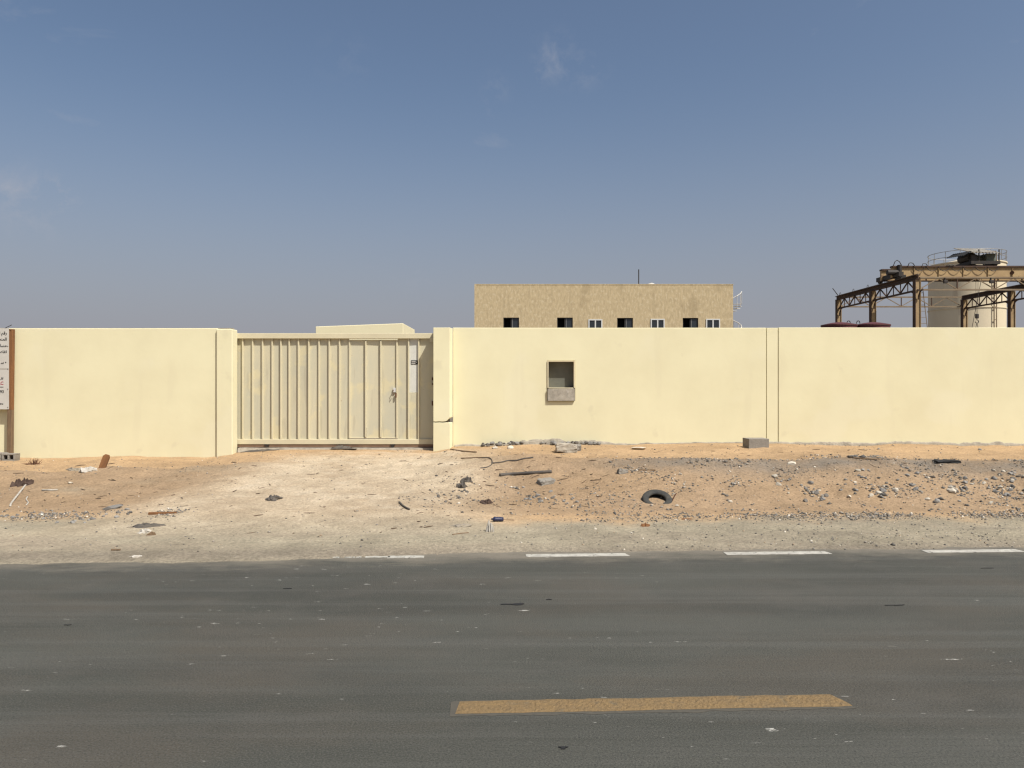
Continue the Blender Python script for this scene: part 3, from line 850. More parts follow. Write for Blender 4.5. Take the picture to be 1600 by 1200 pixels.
# latch pieces on the closing edge and rollers below
for (pz, h) in ((592, .06), (600, .03), (630, .09)):
    MB().box(GX1 - .05, GX1 - .006, YG - .05, YG - .006, gzz(pz) - h / 2, gzz(pz) + h / 2).build('latch', 'rust', gate, bevel=.004)
MB().box(GX1 - .09, GX1 - .004, YG - .088, YG - .0705, gzz(535), gzz(528)).build('catch_plate', 'gate_rail', gate, bevel=.003)
for px in (418, 614):
    x = gx(px)
    wb = MB().box(x - .05, x + .05, YG - .05, YG - .0305, zb0 - .022, zb0 - .0005).build('roller_bracket', 'dark_metal', gate)
    m = MB()
    m.tube([(x, YG - .048, zb0 - .036), (x, YG - .031, zb0 - .036)], .03, 16)
    m.build('roller', 'dark_metal', wb, smooth=False)
# track and threshold
MB().box(GX0, GX1 - .01, YG - .03, YG - .005, .350, zb0 - .0005).build('guide_beam', 'guide', gate)
tr = thing('gate_track', 'rusty gate rail on a strip of rough concrete under the sliding gate', 'track', (gx(525), YG, 0.33))
MB().box(GX0, GX1 + .0, YG - .02, YG + .02, .30, .348).build('rail', 'rust', tr)
vs, fs = [], []
n = 120
for i in range(n + 1):
    x = GX0 + .3 + (GX1 - GX0 - .28) * i / n
    w = .12 + .05 * float(fbm(x, 1.0, .4, 3, 44))
    vs += [(x, YG - w - .03, .25), (x, YG - w, .334 + .008 * float(fbm(x, 2, .2, 3, 4))), (x, YG + .2, .336)]
for i in range(n):
    for k in range(2):
        fs.append((i * 3 + k, i * 3 + 3 + k, i * 3 + 4 + k, i * 3 + 1 + k))
MB().add(vs, fs).build('threshold', 'pale_concrete', tr)

# ------------------------------------------------------------------ notice board at the far left
YS = 14.9
def spt(px, py, dy=0.0):
    return ((px - 800) / FPX * YS, YS + dy, HC - (py - 600) / FPX * YS)
sg = thing('notice_board', 'white notice board with black and red lettering on timber posts', 'sign', (spt(14, 707)[0], YS, 0.2))
sx1_, sz1_, sz0_ = spt(14, 0)[0], spt(0, 513)[2], spt(0, 639.5)[2]
MB().box(sx1_ - 2.4, sx1_, YS - .006, YS + .002, sz0_, sz1_).build('panel', 'sign', sg)
MB().box(sx1_ - 2.4, sx1_ + .002, YS - .009, YS - .0065, spt(0, 576.7)[2], spt(0, 576)[2]).build('panel_seam', 'grey_card', sg)
for dx, nm in ((0, 'post'), (-2.2, 'post')):
    a = Vector(spt(13.2, 718, .05)) + Vector((dx, 0, 0)); b = Vector(spt(15.6, 514, .05)) + Vector((dx, 0, 0))
    mid = a.lerp(b, .38)
    MB().beam(mid, b, .078, .09, (0, 1, 0)).build(nm, 'wood', sg, bevel=.004)
    MB().beam(a - Vector((0, 0, .25)), mid - Vector((0, 0, .0005)), .079, .091, (0, 1, 0)).build(nm, 'old_wood', sg, bevel=.004)
for py in (541, 576.5, 608, 636.5):
    x, y, z = spt(12.6, py)
    MB().tube([(x, y - .0065, z), (x, y - .012, z)], .008, 8).build('bolt', 'dark_metal', sg)
MB().tube([spt(4, 514, .03), spt(10, 511, .02), spt(16, 509.5, -.02), spt(21, 508, -.05)], .006, 6).build('loose_wire', 'dark_metal', sg)
def text(body, px_right, py_base, size, m, par, align='RIGHT'):
    cu = bpy.data.curves.new('lettering', 'FONT')
    cu.body = body
    cu.size = size
    cu.align_x = align
    cu.extrude = 0.0006
    cu.offset = 0.0014
    tmp = bpy.data.objects.new('lettering', cu)
    C.objects.link(tmp)
    bpy.context.view_layer.update()
    me_ = bpy.data.meshes.new_from_object(tmp.evaluated_get(bpy.context.evaluated_depsgraph_get()))
    bpy.data.objects.remove(tmp)
    x, y, z = spt(px_right, py_base)
    me_.transform(Matrix.Translation(Vector((x, y - .0085, z)) - ORG[par]) @ Matrix.Rotation(R(90), 4, 'X'))
    me_.materials.clear()
    me_.materials.append(M[m])
    o = bpy.data.objects.new('lettering', me_)
    C.objects.link(o)
    o.parent = par
    return o
text('\ufe8e\ufee3\ufe8d \ufee2\ufed7\ufead', 11.3, 522.5, .078, 'ink', sg)
text('\ufec4\ufee8\ufee4\ufedf\ufe8d', 11.3, 532, .078, 'ink', sg)
text('\ufe94\ufea3\ufe8e\ufeb4\ufee3', 11.0, 542, .078, 'ink', sg)
text('\ufef4\ufebb\ufe8e\ufed4\ufe97', 11.3, 551.5, .078, 'ink', sg)
text('\ufeb3 \u2022', 10.5, 568.5, .078, 'ink', sg)
text('\ufeae\ufe91', 5.8, 592, .085, 'ink', sg)
text('LC', 6.0, 601, .085, 'red_ink', sg)
text('793', 6.6, 614, .075, 'ink', sg)
text('bec', 5.4, 632, .045, 'ink', sg)
MB().box(spt(-8, 0)[0], spt(5.8, 0)[0], YS - .0095, YS - .0065, spt(0, 605.2)[2], spt(0, 604.3)[2]).build('underline', 'ink', sg)

def hollow_block(name, label, c, l, w, h, rz, rx, m='concrete'):
    o = thing(name, label, 'concrete block', c)
    mb = MB()
    t_ = .034
    def pt(x, y, z): return (x, y, z)
    # outer shell with two cores open towards the road
    mb.box(-l / 2, l / 2, -w / 2, w / 2, 0, t_).box(-l / 2, l / 2, -w / 2, w / 2, h - t_, h)
    for x0_, x1_ in ((-l / 2, -l / 2 + t_), (-t_ / 2, t_ / 2), (l / 2 - t_, l / 2)):
        mb.box(x0_, x1_, -w / 2, w / 2, t_ + .0005, h - t_ - .0005)
    me_o = mb.build('shell', m, o, bevel=.008, origin=(0, 0, 0))
    cr = MB().box(-l / 2 + t_ * .5, l / 2 - t_ * .5, w * .2, w * .3, t_ * .5, h - t_ * .5).build('core', m, o, origin=(0, 0, 0))
    o.rotation_euler = (rx, 0, rz)
    return o
for (px, py, lab, rz) in ((17, 719, 'grey hollow concrete block at the foot of the notice board post', .12), (-2, 720, 'grey hollow concrete block cut by the left edge of the picture', -.1)):
    D = 14.55
    x = (px - 800) / FPX * D
    hollow_block('concrete_block', lab, (x, D, gz(x, D) - .015), .235, .2, .15, rz, -.05)

# ------------------------------------------------------------------ behind the wall: guard room
gl, gr_ = P(493, 510.2, 22.0), P(630, 505, 22.0)
ga = thing('guard_room', 'small cream flat-roofed room rising behind the sliding gate', 'building', (gr_.x, 22.0, .3))
MB().prism([(gl.x, .2), (gr_.x, .2), (gr_.x, gr_.z), (gl.x, gl.z)], 22.0, 24.6).build('wall', 'annex', ga, bevel=.015)
MB().prism([(gl.x + .15, gl.z - .05), (gr_.x - .15, gr_.z - .05), (gr_.x - .15, gr_.z + .004), (gl.x + .15, gl.z + .012)], 22.15, 24.45).build('roof', 'mortar', ga)

# ------------------------------------------------------------------ behind the wall: two-storey block
YB = 57.0
def bx_(px): return (px - 800) / FPX * YB
def bz_(py): return HC - (py - 600) / FPX * YB
bd = thing('building', 'two-storey block in rough tan stucco with a row of small windows', 'building', (bx_(943), YB, .3))
X0, X1, ZR = bx_(741.5), bx_(1145.5), bz_(445.2)
wins = [(786.5, 811, 496.2, 'd'), (870.5, 895, 496.2, 'd'), (919.2, 941.2, 498.8, 'w'), (964.3, 989, 496.7, 'd'), (1016.5, 1038.5, 498.2, 'w'), (1066.8, 1091, 496.7, 'd'), (1103, 1125, 498.2, 'w')]
WZ0 = bz_(522)
vs, fs = [], []
Xs = sorted([X0, X1] + [bx_(w[0]) for w in wins] + [bx_(w[1]) for w in wins])
tops = {}
for w in wins: tops[round(bx_(w[0]), 4)] = bz_(w[2])
fac = MB()
for a, b in zip(Xs[:-1], Xs[1:]):
    k = round(a, 4)
    cells = [(0.2, WZ0), (tops[k], ZR)] if k in tops else [(0.2, ZR)]
    for z0, z1 in cells:
        fac.add([(a, YB, z0), (b, YB, z0), (b, YB, z1), (a, YB, z1)], [(0, 1, 2, 3)])
    if k in tops:
        z0, z1 = WZ0, tops[k]
        fac.add([(a, YB, z0), (b, YB, z0), (b, YB, z1), (a, YB, z1), (a, YB + .22, z0), (b, YB + .22, z0), (b, YB + .22, z1), (a, YB + .22, z1)],
                [(0, 4, 5, 1), (3, 2, 6, 7), (0, 3, 7, 4), (1, 5, 6, 2)])
fac.add([(X0, YB, .2), (X0, YB + 11, .2), (X0, YB + 11, ZR), (X0, YB, ZR)], [(0, 1, 2, 3)])
fac.add([(X1, YB, .2), (X1, YB + 11, .2), (X1, YB + 11, ZR), (X1, YB, ZR)], [(3, 2, 1, 0)])
fac.add([(X0, YB + 11, .2), (X1, YB + 11, .2), (X1, YB + 11, ZR), (X0, YB + 11, ZR)], [(3, 2, 1, 0)])
fac.build('wall', 'stucco', bd)
MB().box(X0 - .015, X1 + .015, YB - .018, YB + 11.02, ZR + .001, ZR + .07).build('parapet_coping', 'stucco', bd, bevel=.01)
MB().box(X0 + .3, X1 - .3, YB + .3, YB + 10.7, ZR - .6, ZR - .5).build('roof', 'mortar', bd)
MB().box(X0 - .012, X0 + .13, YB - .012, YB + .4, .2, ZR - .002).build('corner_bead', 'stucco', bd)
for (pa, pb, pt_, kind) in wins:
    a, b, z1 = bx_(pa), bx_(pb), bz_(pt_)
    z0 = WZ0
    yy = YB + (.09 if kind == 'd' else .0)
    f = MB()
    t_ = .055 if kind == 'd' else .085
    if kind == 'w':
        a += .002; b -= .002; z1 -= .002; z0 += .002
    y0_, y1_ = (yy - .05 if kind == 'w' else yy), yy + .06
    f.box(a, a + t_, y0_, y1_, z0, z1).box(b - t_, b, y0_, y1_, z0, z1)
    f.box(a + t_ + .0005, b - t_ - .0005, y0_, y1_, z1 - t_, z1).box(a + t_ + .0005, b - t_ - .0005, y0_, y1_, z0, z0 + t_)
    c_ = (a + b) / 2
    f.box(c_ - t_ * .55, c_ + t_ * .55, y0_ + .004, y1_, z0 + t_ + .0005, z1 - t_ - .0005)
    w = f.build('window', 'black_frame' if kind == 'd' else 'white_frame', bd)
    if kind == 'd':
        MB().box(c_ + .04, b - t_ - .001, yy + .02, yy + .032, z0 + t_ + .001, z1 - t_ - .001).build('pane', 'glass', w)
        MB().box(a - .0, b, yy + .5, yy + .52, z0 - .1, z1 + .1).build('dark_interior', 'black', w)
        MB().beam((c_ + .1, yy + .012, z0 + t_), (c_ + .1, yy + .012, z1 - t_), .03, .02, (0, 1, 0)).build('sliding_stile', 'grey_steel', w)
    else:
        for xa_, xb_ in ((a + t_ + .001, c_ - t_ * .55 - .001), (c_ + t_ * .55 + .001, b - t_ - .001)):
            MB().box(xa_, xb_, yy, yy + .012, z0 + t_ + .001, z1 - t_ - .001).build('pane', 'glass', w)
mp_ = P(998, 445, YB + 2)
ms = thing('roof_mast', 'thin dark mast standing on the tan building roof', 'mast', (mp_.x, YB + 2, ZR - .5))
MB().tube([(mp_.x, YB + 2, ZR - .5), (mp_.x, YB + 2, P(0, 421, YB + 2).z)], .04, 8).build('pole', 'dark_metal', ms)
MB().lathe((mp_.x, YB + 2), [(0.001, ZR - .49), (.22, ZR - .49), (.22, ZR - .42), (.062, ZR - .40)], 12).build('base_plate', 'dark_metal', ms)
dm = P(1017.5, 444, YB + 3)
dt = thing('roof_tank', 'low white domed tank peeping over the tan building roof', 'water tank', (dm.x, YB + 3, ZR - .5))
zt_ = P(0, 442.4, YB + 3).z
MB().lathe((dm.x, YB + 3), [(0.32, ZR - .5), (.32, zt_ - .16), (.29, zt_ - .08), (.18, zt_ - .02), (.001, zt_)], 20).build('shell', 'white_steel', dt, smooth=True)
MB().lathe((dm.x, YB + 3), [(0.10, zt_ - .02), (.10, zt_ + .02), (.001, zt_ + .025)], 12).build('lid', 'white_steel', dt)

# spiral stair by the right end of the block
YS2, XS2, RS = 60.6, 17.2, .86
ss = thing('spiral_stair', 'white steel spiral stair at the right end of the tan building', 'staircase', (XS2, YS2, .3))
MB().tube([(XS2, YS2, .3), (XS2, YS2, 8.7)], .06, 10).build('pole', 'white_steel', ss)
hel, n_st = [], 38
for k in range(n_st):
    th = k * R(26) + R(100)
    z = .5 + k * .2
    d = Vector((math.cos(th), math.sin(th), 0)); d2 = Vector((math.cos(th + R(24)), math.sin(th + R(24)), 0))
    b0 = Vector((XS2, YS2, z))
    poly = [b0 + d * .06, b0 + d * RS, b0 + d2 * RS, b0 + d2 * .06]
    MB().hexa([p - Vector((0, 0, .04)) for p in poly] + poly).build('tread', 'white_steel', ss)
    MB().tube([b0 + d * RS, b0 + d * RS + Vector((0, 0, .95))], .02, 5).build('baluster', 'white_steel', ss)
    hel.append(b0 + d * RS + Vector((0, 0, .95)))
MB().tube(hel, .035, 6).build('handrail', 'white_steel', ss)

# ------------------------------------------------------------------ gantry crane yard
XA, XC = 21.05, 29.15
YN, YM, YF = 40.0, 44.9, 49.6
ZT, ZLB = 7.27, 6.47
def ibeam(mb, p, q, w, h, tf, tw):
    p, q = Vector(p), Vector(q)
    up = Vector((0, 0, 1))
    mb.beam(p - up * (tf / 2), q - up * (tf / 2), w, tf)
    mb.beam(p - up * (h - tf / 2), q - up * (h - tf / 2), w, tf)
    mb.beam(p - up * (h / 2), q - up * (h / 2), tw, h - 2 * tf - .001)
    return mb
gy = thing('crane_gantry', 'ochre and brown steel gantry frame with lattice runway beams behind the wall', 'gantry', (XA, YN, .3))
for X in (XA, XC):
    for Y in ((YN, YM, YF) if X == XA else (YN, YM, YF)):
        w = .30
        col = MB()
        col.box(X - w / 2 + .03, X + w / 2 - .03, Y - .09, Y + .09, .2, ZT - .26)
        col = col.build('column', 'ochre', gy)
        MB().box(X - w / 2, X - w / 2 + .028, Y - .14, Y + .14, .2, ZT - .26).build('flange', 'brown_steel', col)  # left flange coloured dark to paint in its shade
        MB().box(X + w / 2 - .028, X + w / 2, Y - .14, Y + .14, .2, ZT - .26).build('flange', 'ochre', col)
        # curved knee braces along the runway
        for s in (-1, 1):
            yk = Y + s * .15
            if (Y == YN and s < 0 and X == XC) or (Y == YF and s > 0):
                continue
            pts = [(X, yk + s * .45 * (1 - math.cos(t)), ZLB - .5 + .48 * math.sin(t)) for t in [R(a) for a in range(0, 91, 18)]]
            MB().tube(pts, .04, 6).build('knee_brace', 'brown_steel', gy)
    ibeam(MB(), (X, YN - .15, ZT), (X, YF + .25, ZT), .24, .25, .035, .05).build('runway_beam', 'brown_steel', gy)
    MB().box(X - .03, X + .03, YN - .15, YF + .2, ZT + .001, ZT + .05).build('crane_rail', 'tan_steel', gy)
    MB().beam((X, YN - .15, ZLB), (X, YF, ZLB), .09, .09).build('lower_chord', 'brown_steel', gy)
    ysn = []
    for ya, yb in ((YN, YM), (YM, YF)):
        npan = 6
        for k in range(npan):
            y0_, y1_ = ya + .15 + (yb - ya - .3) * k / npan, ya + .15 + (yb - ya - .3) * (k + 1) / npan
            zz = (ZLB + .04, ZT - .25)
            pa, pb = ((X, y0_, zz[k % 2]), (X, y1_, zz[(k + 1) % 2]))
            MB().beam(pa, pb, .055, .055, (1, 0, 0)).build('diagonal', 'brown_steel', gy)
            if k:
                MB().beam((X, y0_, zz[0]), (X, y0_, zz[1]), .04, .04, (1, 0, 0)).build('strut', 'brown_steel', gy)
# cross trusses at the near and far ends
for Y, zu, zl in ((YN, 7.13, 6.50), (YF, 7.20, 6.58)):
    a, b = XA + .15, XC - .15
    MB().beam((a, Y, zu), (b, Y, zu), .08, .085).build('cross_chord', 'tan_steel', gy)
    MB().beam((a, Y, zl), (b, Y, zl), .08, .085).build('cross_chord', 'tan_steel', gy)
    npan = 8
    for k in range(npan):
        x0_, x1_ = a + (b - a) * k / npan, a + (b - a) * (k + 1) / npan
        zz = (zl + .03, zu - .03)
        MB().beam((x0_, Y, zz[k % 2]), (x1_, Y, zz[(k + 1) % 2]), .045, .045, (0, 1, 0)).build('cross_diagonal', 'tan_steel', gy)
        if k and k % 2 == 0:
            MB().beam((x0_, Y, zz[0]), (x0_, Y, zz[1]), .05, .05, (0, 1, 0)).build('cross_strut', 'brown_steel', gy)
MB().tube([P(1309, 461, YF), P(1301, 450.5, YF)], .025, 6).build('stay_rod', 'dark_metal', gy)
for k in range(5):
    y = YN + 1.5 + k * 1.9
    MB().tube([(XA - .1, y - .12, ZT + .0), (XA - .1, y - .05, ZT + .16), (XA - .1, y + .05, ZT + .16), (XA - .1, y + .12, ZT + .0)], .014, 5).build('cable_hook', 'dark_metal', gy)

# ladder leaning on the near column
ld = thing('ladder', 'thin steel ladder leaning beside the near gantry column', 'ladder', P(1443, 600, YN + .6))
la, lb = P(1441.5, 448, YN + .4), P(1449.5, 516, YN + .4)
dirv = (lb - la).normalized()
foot = lb + dirv * ((lb.z - .3) / -dirv.z)
la2, foot2 = la + Vector((-.30, 0, 0)), foot + Vector((-.42, 0, 0))
MB().tube([la, foot], .022, 6).build('stile', 'tan_steel', ld)
MB().tube([la2, foot2], .022, 6).build('stile', 'tan_steel', ld)
nr = int((la.z - .3) / .31)
for k in range(1, nr):
    t = k / nr
    MB().tube([la.lerp(foot, t), la2.lerp(foot2, t)], .015, 6).build('rung', 'tan_steel', ld)

# overhead crane on the runway
YC = 42.75
cr = thing('bridge_crane', 'ochre overhead bridge crane with a covered hoist trolley on the gantry', 'crane', (XA, YC, ZT))
ZG0, ZG1 = 7.40, 8.08
for Y in (YC - .45, YC + .75):
    m = MB()
    m.box(XA - .2, XC + .3, Y - .08, Y + .08, ZG0 + .04, ZG1 - .09)
    gd = m.build('girder', 'girder', cr)
    MB().box(XA - .2, XC + .3, Y - .16, Y + .16, ZG1 - .089, ZG1).build('top_flange', 'brown_steel', gd)
    MB().box(XA - .2, XC + .3, Y - .14, Y + .14, ZG0, ZG0 + .039).build('bottom_flange', 'brown_steel', gd)
    for X in np.arange(XA + 1.0, XC, 1.35):
        MB().box(X - .01, X + .01, Y - .135, Y - .081, ZG0 + .04, ZG1 - .09).build('stiffener', 'girder', gd)
for X in (XA, XC):
    c_ = MB().box(X - .13, X + .13, YC - 1.15, YC + 1.45, ZT + .17, ZT + .129 + .28).build('end_carriage', 'dark_metal', cr)
    for yy in (YC - .95, YC + 1.25):
        MB().tube([(X - .07, yy, ZT + .19), (X + .07, yy, ZT + .19)], .14, 16).build('wheel', 'dark_metal', c_)
    MB().tube([(X - .5, YC - .62, ZG0 + .3), (X + .1, YC - .62, ZG0 + .3)], .15, 12).build('drive_motor', 'dark_metal', c_)
    MB().box(X - .05, X + .45, YC - .78, YC - .54, ZG0 - .12, ZG0 + .16).build('gearbox', 'dark_metal', c_)
    MB().tube([(X + .15, YC - .66, ZG0 + .1), (X + .15, YC - .66, ZG1 + .03)], .12, 10).build('brake', 'dark_metal', c_)
# control cable loops
Yc_ = YC - .64
for (pa, pb, pk, py0) in ((1396, 1409, 406.5, 418), (1419, 1429, 410.5, 418), (1441, 1449, 412, 418), (1479, 1491, 414.5, 418)):
    A, B, T = P(pa, py0, Yc_), P(pb, py0, Yc_), P((pa + pb) / 2 - 1, pk, Yc_)
    A.z = B.z = ZG1 + .0
    MB().tube([A, A.lerp(T, .6) + Vector((-.03, 0, .04)), T, B.lerp(T, .6) + Vector((.03, 0, .04)), B], .022, 6).build('cable_loop', 'dark_metal', cr)
px = 1428
while px < 1552:
    A, B = P(px, 419, Yc_), P(px + 18, 419, Yc_)
    A.z = B.z = ZG1 - .05
    pts = [A.lerp(B, t / 10) - Vector((0, 0, .25 * math.sin(math.pi * t / 10) ** .8)) for t in range(11)]
    MB().tube(pts, .016, 6).build('cable_loop', 'dark_metal', cr)
    px += 19.2
MB().tube([P(1581.5, 426, YC - .56), P(1581.5, 426, YC - .60)], .10, 14).build('bumper', 'rust', cr)
# trolley
YT = YC + .15
def tp(px, py): return P(px, py, YT)
tx0, tx1 = tp(1505, 0).x, tp(1550, 0).x
ty0, ty1 = YC - .6, YC + .9
tr_ = MB().box(tx0, tx1, ty0, ty0 + .12, ZG1 + .1, ZG1 + .27).box(tx0, tx1, ty1 - .12, ty1, ZG1 + .1, ZG1 + .27)
tr_.box(tx0, tx0 + .12, ty0 + .121, ty1 - .121, ZG1 + .1, ZG1 + .27).box(tx1 - .12, tx1, ty0 + .121, ty1 - .121, ZG1 + .1, ZG1 + .27)
trl = tr_.build('trolley_frame', 'dark_metal', cr)
for X in (tx0 + .2, tx1 - .2):
    for Y in (YC - .45, YC + .75):
        MB().tube([(X, Y - .05, ZG1 + .121), (X, Y + .05, ZG1 + .121)], .12, 14).build('trolley_wheel', 'dark_metal', trl)
zf = ZG1 + .28
MB().tube([(tx0 + .22, ty0 + .3, zf + .26), (tx0 + .22, ty1 - .2, zf + .26)], .25, 16).build('drum', 'dark_metal', trl)
MB().tube([(tx0 + .55, YT, zf + .22), (tx0 + 1.0, YT, zf + .22)], .2, 14).build('hoist_motor', 'cabinet', trl)
MB().box(tx0 + .06, tx0 + .42, ty0 + .1, ty0 + .35, zf, zf + .36).build('hoist_gearbox', 'dark_metal', trl, bevel=.03)
MB().box(tx1 - .62, tx1 - .1, ty0 + .25, ty0 + .75, zf, zf + .43).build('control_cabinet', 'cabinet', trl, bevel=.01)
for X, Y in ((tx0 + .45, ty0 + .05), (tx1 - .05, ty0 + .05), (tx0 + .45, ty1 - .05), (tx1 - .05, ty1 - .05)):
    MB().beam((X, Y, ZG1 + .1), (X, Y, zf + .62), .05, .05).build('canopy_post', 'dark_metal', trl)
# corrugated canopy: a front slope and a sheet dropping to the left
def corrugated(p0, pu, pv, nu_, amp, waves):
    """sheet spanned by pu (across the waves) and pv (along them)"""
    p0, pu, pv = Vector(p0), Vector(pu), Vector(pv)
    nrm = pu.cross(pv).normalized()
    vs, fs = [], []
    for s in (0, .012):
        for i in range(nu_ + 1):
            t = i / nu_
            o = nrm * (amp * math.sin(t * waves * 2 * math.pi) + s)
            vs += [p0 + pu * t + o, p0 + pu * t + pv + o]
    k = 2 * (nu_ + 1)
    for i in range(nu_):
        a = 2 * i
        fs += [(a, a + 1, a + 3, a + 2), (k + a, k + a + 2, k + a + 3, k + a + 1), (a, a + 2, k + a + 2, k + a), (a + 1, k + a + 1, k + a + 3, a + 3)]
    return MB().add(vs, fs)
rx0, rx1 = tp(1503.5, 0).x, tp(1549, 0).x
zrb, zrf = P(0, 388.5, ty1 + .1).z, P(0, 394.8, ty0 - .15).z
corrugated((rx0, ty0 - .15, zrf), (rx1 - rx0, 0, -.03), (0, ty1 - ty0 + .25, zrb - zrf), 84, .035, 9).build('canopy_sheet', 'sheet', trl)
zl_ = P(0, 399.5, ty0).z
corrugated((rx0 - .42, ty0 - .15, zl_), (0, ty1 - ty0 + .25, .12), (.42, 0, zrf - zl_ + .10), 60, .018, 9).build('canopy_sheet', 'tar', trl)  # shaded underside painted in: this sheet is simply coloured black
# ropes and hook block
hb = P(1526.5, 494, YT)
for dx in (-.07, .07):
    MB().tube([(hb.x + dx, YT, ZG1 + .1), (hb.x + dx * .6, YT, hb.z + .1)], .010, 5).build('rope', 'dark_metal', cr)
hk = MB().box(hb.x - .08, hb.x + .08, YT - .07, YT + .07, hb.z - .13, hb.z + .13).build('hook_block', 'dark_metal', cr, bevel=.03)
pts = [(hb.x + .09 * math.cos(t), YT, hb.z - .30 + .09 * math.sin(t)) for t in [R(a) for a in range(90, -181, -30)]]
MB().tube([(hb.x, YT, hb.z - .13)] + pts, .022, 6).build('hook', 'dark_metal', hk)
for dx in (-.3, .28):
    MB().tube([(hb.x, YT, hb.z - .38), (hb.x + dx, YT, hb.z - 1.6)], .014, 5).build('sling', 'dark_metal', hk)
MB().tube([P(1533.5, 436, YC - .6), P(1525, 480, YC - .6), P(1519, 511, YC - .6), P(1514, 545, YC - .6)], .014, 5).build('pendant_cable', 'dark_metal', cr)
for px in (1477, 1549):
    c_ = P(px, 440, YN - .12)
    fl = thing('floodlight', 'small dark floodlight under the %s of the crane girder' % ('left stretch' if px < 1500 else 'hoist trolley end'), 'lamp', (c_.x, c_.y, c_.z), 'floodlights on the gantry')
    MB().box(c_.x - .10, c_.x + .10, c_.y - .07, c_.y + .05, c_.z - .09, c_.z + .08).build('housing', 'dark_metal', fl, bevel=.02)
    MB().box(c_.x - .015, c_.x + .015, c_.y + .0, c_.y + .12, c_.z + .081, c_.z + .2).build('bracket', 'dark_metal', fl)

# ------------------------------------------------------------------ silo
YSi = 60.0
XSi, RSi = YSi * math.tan(R(30.57)), 2.64
ZS1 = 10.85
si = thing('silo', 'tall cream cylindrical silo with a railed top behind the gantry', 'silo', (XSi, YSi, .3))
MB().lathe((XSi, YSi), [(RSi, .2), (RSi, 7.36)], 72).build('shell_ring', 'silo', si, smooth=True)
MB().lathe((XSi, YSi), [(RSi, 7.361), (RSi, ZS1)], 72).build('shell_ring', 'silo', si, smooth=True)
MB().lathe((XSi, YSi), [(RSi + .002, 7.31), (RSi + .05, 7.32), (RSi + .05, 7.39), (RSi + .002, 7.40)], 72).build('seam_band', 'silo', si)
MB().lathe((XSi, YSi), [(RSi + .002, ZS1 - .07), (RSi + .07, ZS1 - .07), (RSi + .07, ZS1 + .02), (RSi - .1, ZS1 + .021), (.3, ZS1 + .5), (.001, ZS1 + .5)], 72).build('roof', 'silo', si)
for zz in (.42, .85):
    pts = [(XSi + (RSi + .02) * math.cos(t), YSi + (RSi + .02) * math.sin(t), ZS1 + zz) for t in [2 * math.pi * k / 64 for k in range(65)]]
    MB().tube(pts, .022, 6, False).build('guard_rail', 'grey_steel', si)
for k in range(16):
    t = 2 * math.pi * k / 16 + .1
    x, y = XSi + (RSi + .02) * math.cos(t), YSi + (RSi + .02) * math.sin(t)
    MB().tube([(x, y, ZS1 + .02), (x, y, ZS1 + .87)], .022, 6).build('rail_post', 'grey_steel', si)
# vertical seam and riser pipes on the lit side
def on_silo(px, off=.0):
    """point on the shell seen at column px"""
    d = Vector(((px - 800) / FPX, 1.0)).normalized()
    c_ = Vector((XSi, YSi))
    b = d.dot(c_)
    disc = b * b - (c_.length_squared - (RSi + off) ** 2)
    t = b - math.sqrt(max(disc, 0))
    return d * t
for px in (1553.2, 1557.2):
    p = on_silo(px, .12)
    MB().tube([(p.x, p.y, .3), (p.x, p.y, ZS1 + .5), (p.x + .05, p.y + .15, ZS1 + .68), (p.x + .1, p.y + .5, ZS1 + .7)], .035, 8).build('riser_pipe', 'tan_steel', si)
for z in np.arange(1.0, ZS1, .9):
    a, b = on_silo(1553.2, .12), on_silo(1557.2, .12)
    MB().beam((a.x, a.y, z), (b.x, b.y, z), .05, .05).build('pipe_clip', 'tan_steel', si)
p = on_silo(1474, .004)
MB().tube([(p.x, p.y, 7.45), (p.x, p.y, ZS1 - .1)], .02, 6).build('weld_seam', 'silo', si)

# maroon tanks just behind the wall
for (px, lab, hook) in ((1311, 'maroon round tank lid left of its twin, just above the wall', 1326), (1362.5, 'maroon round tank lid with a lifting eye, nearer the gantry column', 1341)):
    c_ = P(px, 508, 32.0)
    zt_ = P(0, 503.6, 32.0).z
    tk = thing('maroon_tank', lab, 'tank', (c_.x, 32, .3), 'maroon tanks behind the wall')
    rr = .69
    MB().lathe((c_.x, 32), [(rr, .2), (rr, zt_ - .13), ], 36).build('shell', 'maroon', tk, smooth=True)
    MB().lathe((c_.x, 32), [(rr + .002, zt_ - .17), (rr + .025, zt_ - .17), (rr + .025, zt_ - .11), (rr * .5, zt_ - .03), (.12, zt_), (.001, zt_)], 36).build('lid', 'maroon', tk)
    h_ = P(hook, 503, 31.8)
    MB().tube([(h_.x + .07 * math.cos(t), 31.8, zt_ - .07 + .12 * math.sin(t)) for t in [R(a) for a in range(0, 181, 20)]], .018, 6).build('lifting_eye', 'dark_metal', tk)

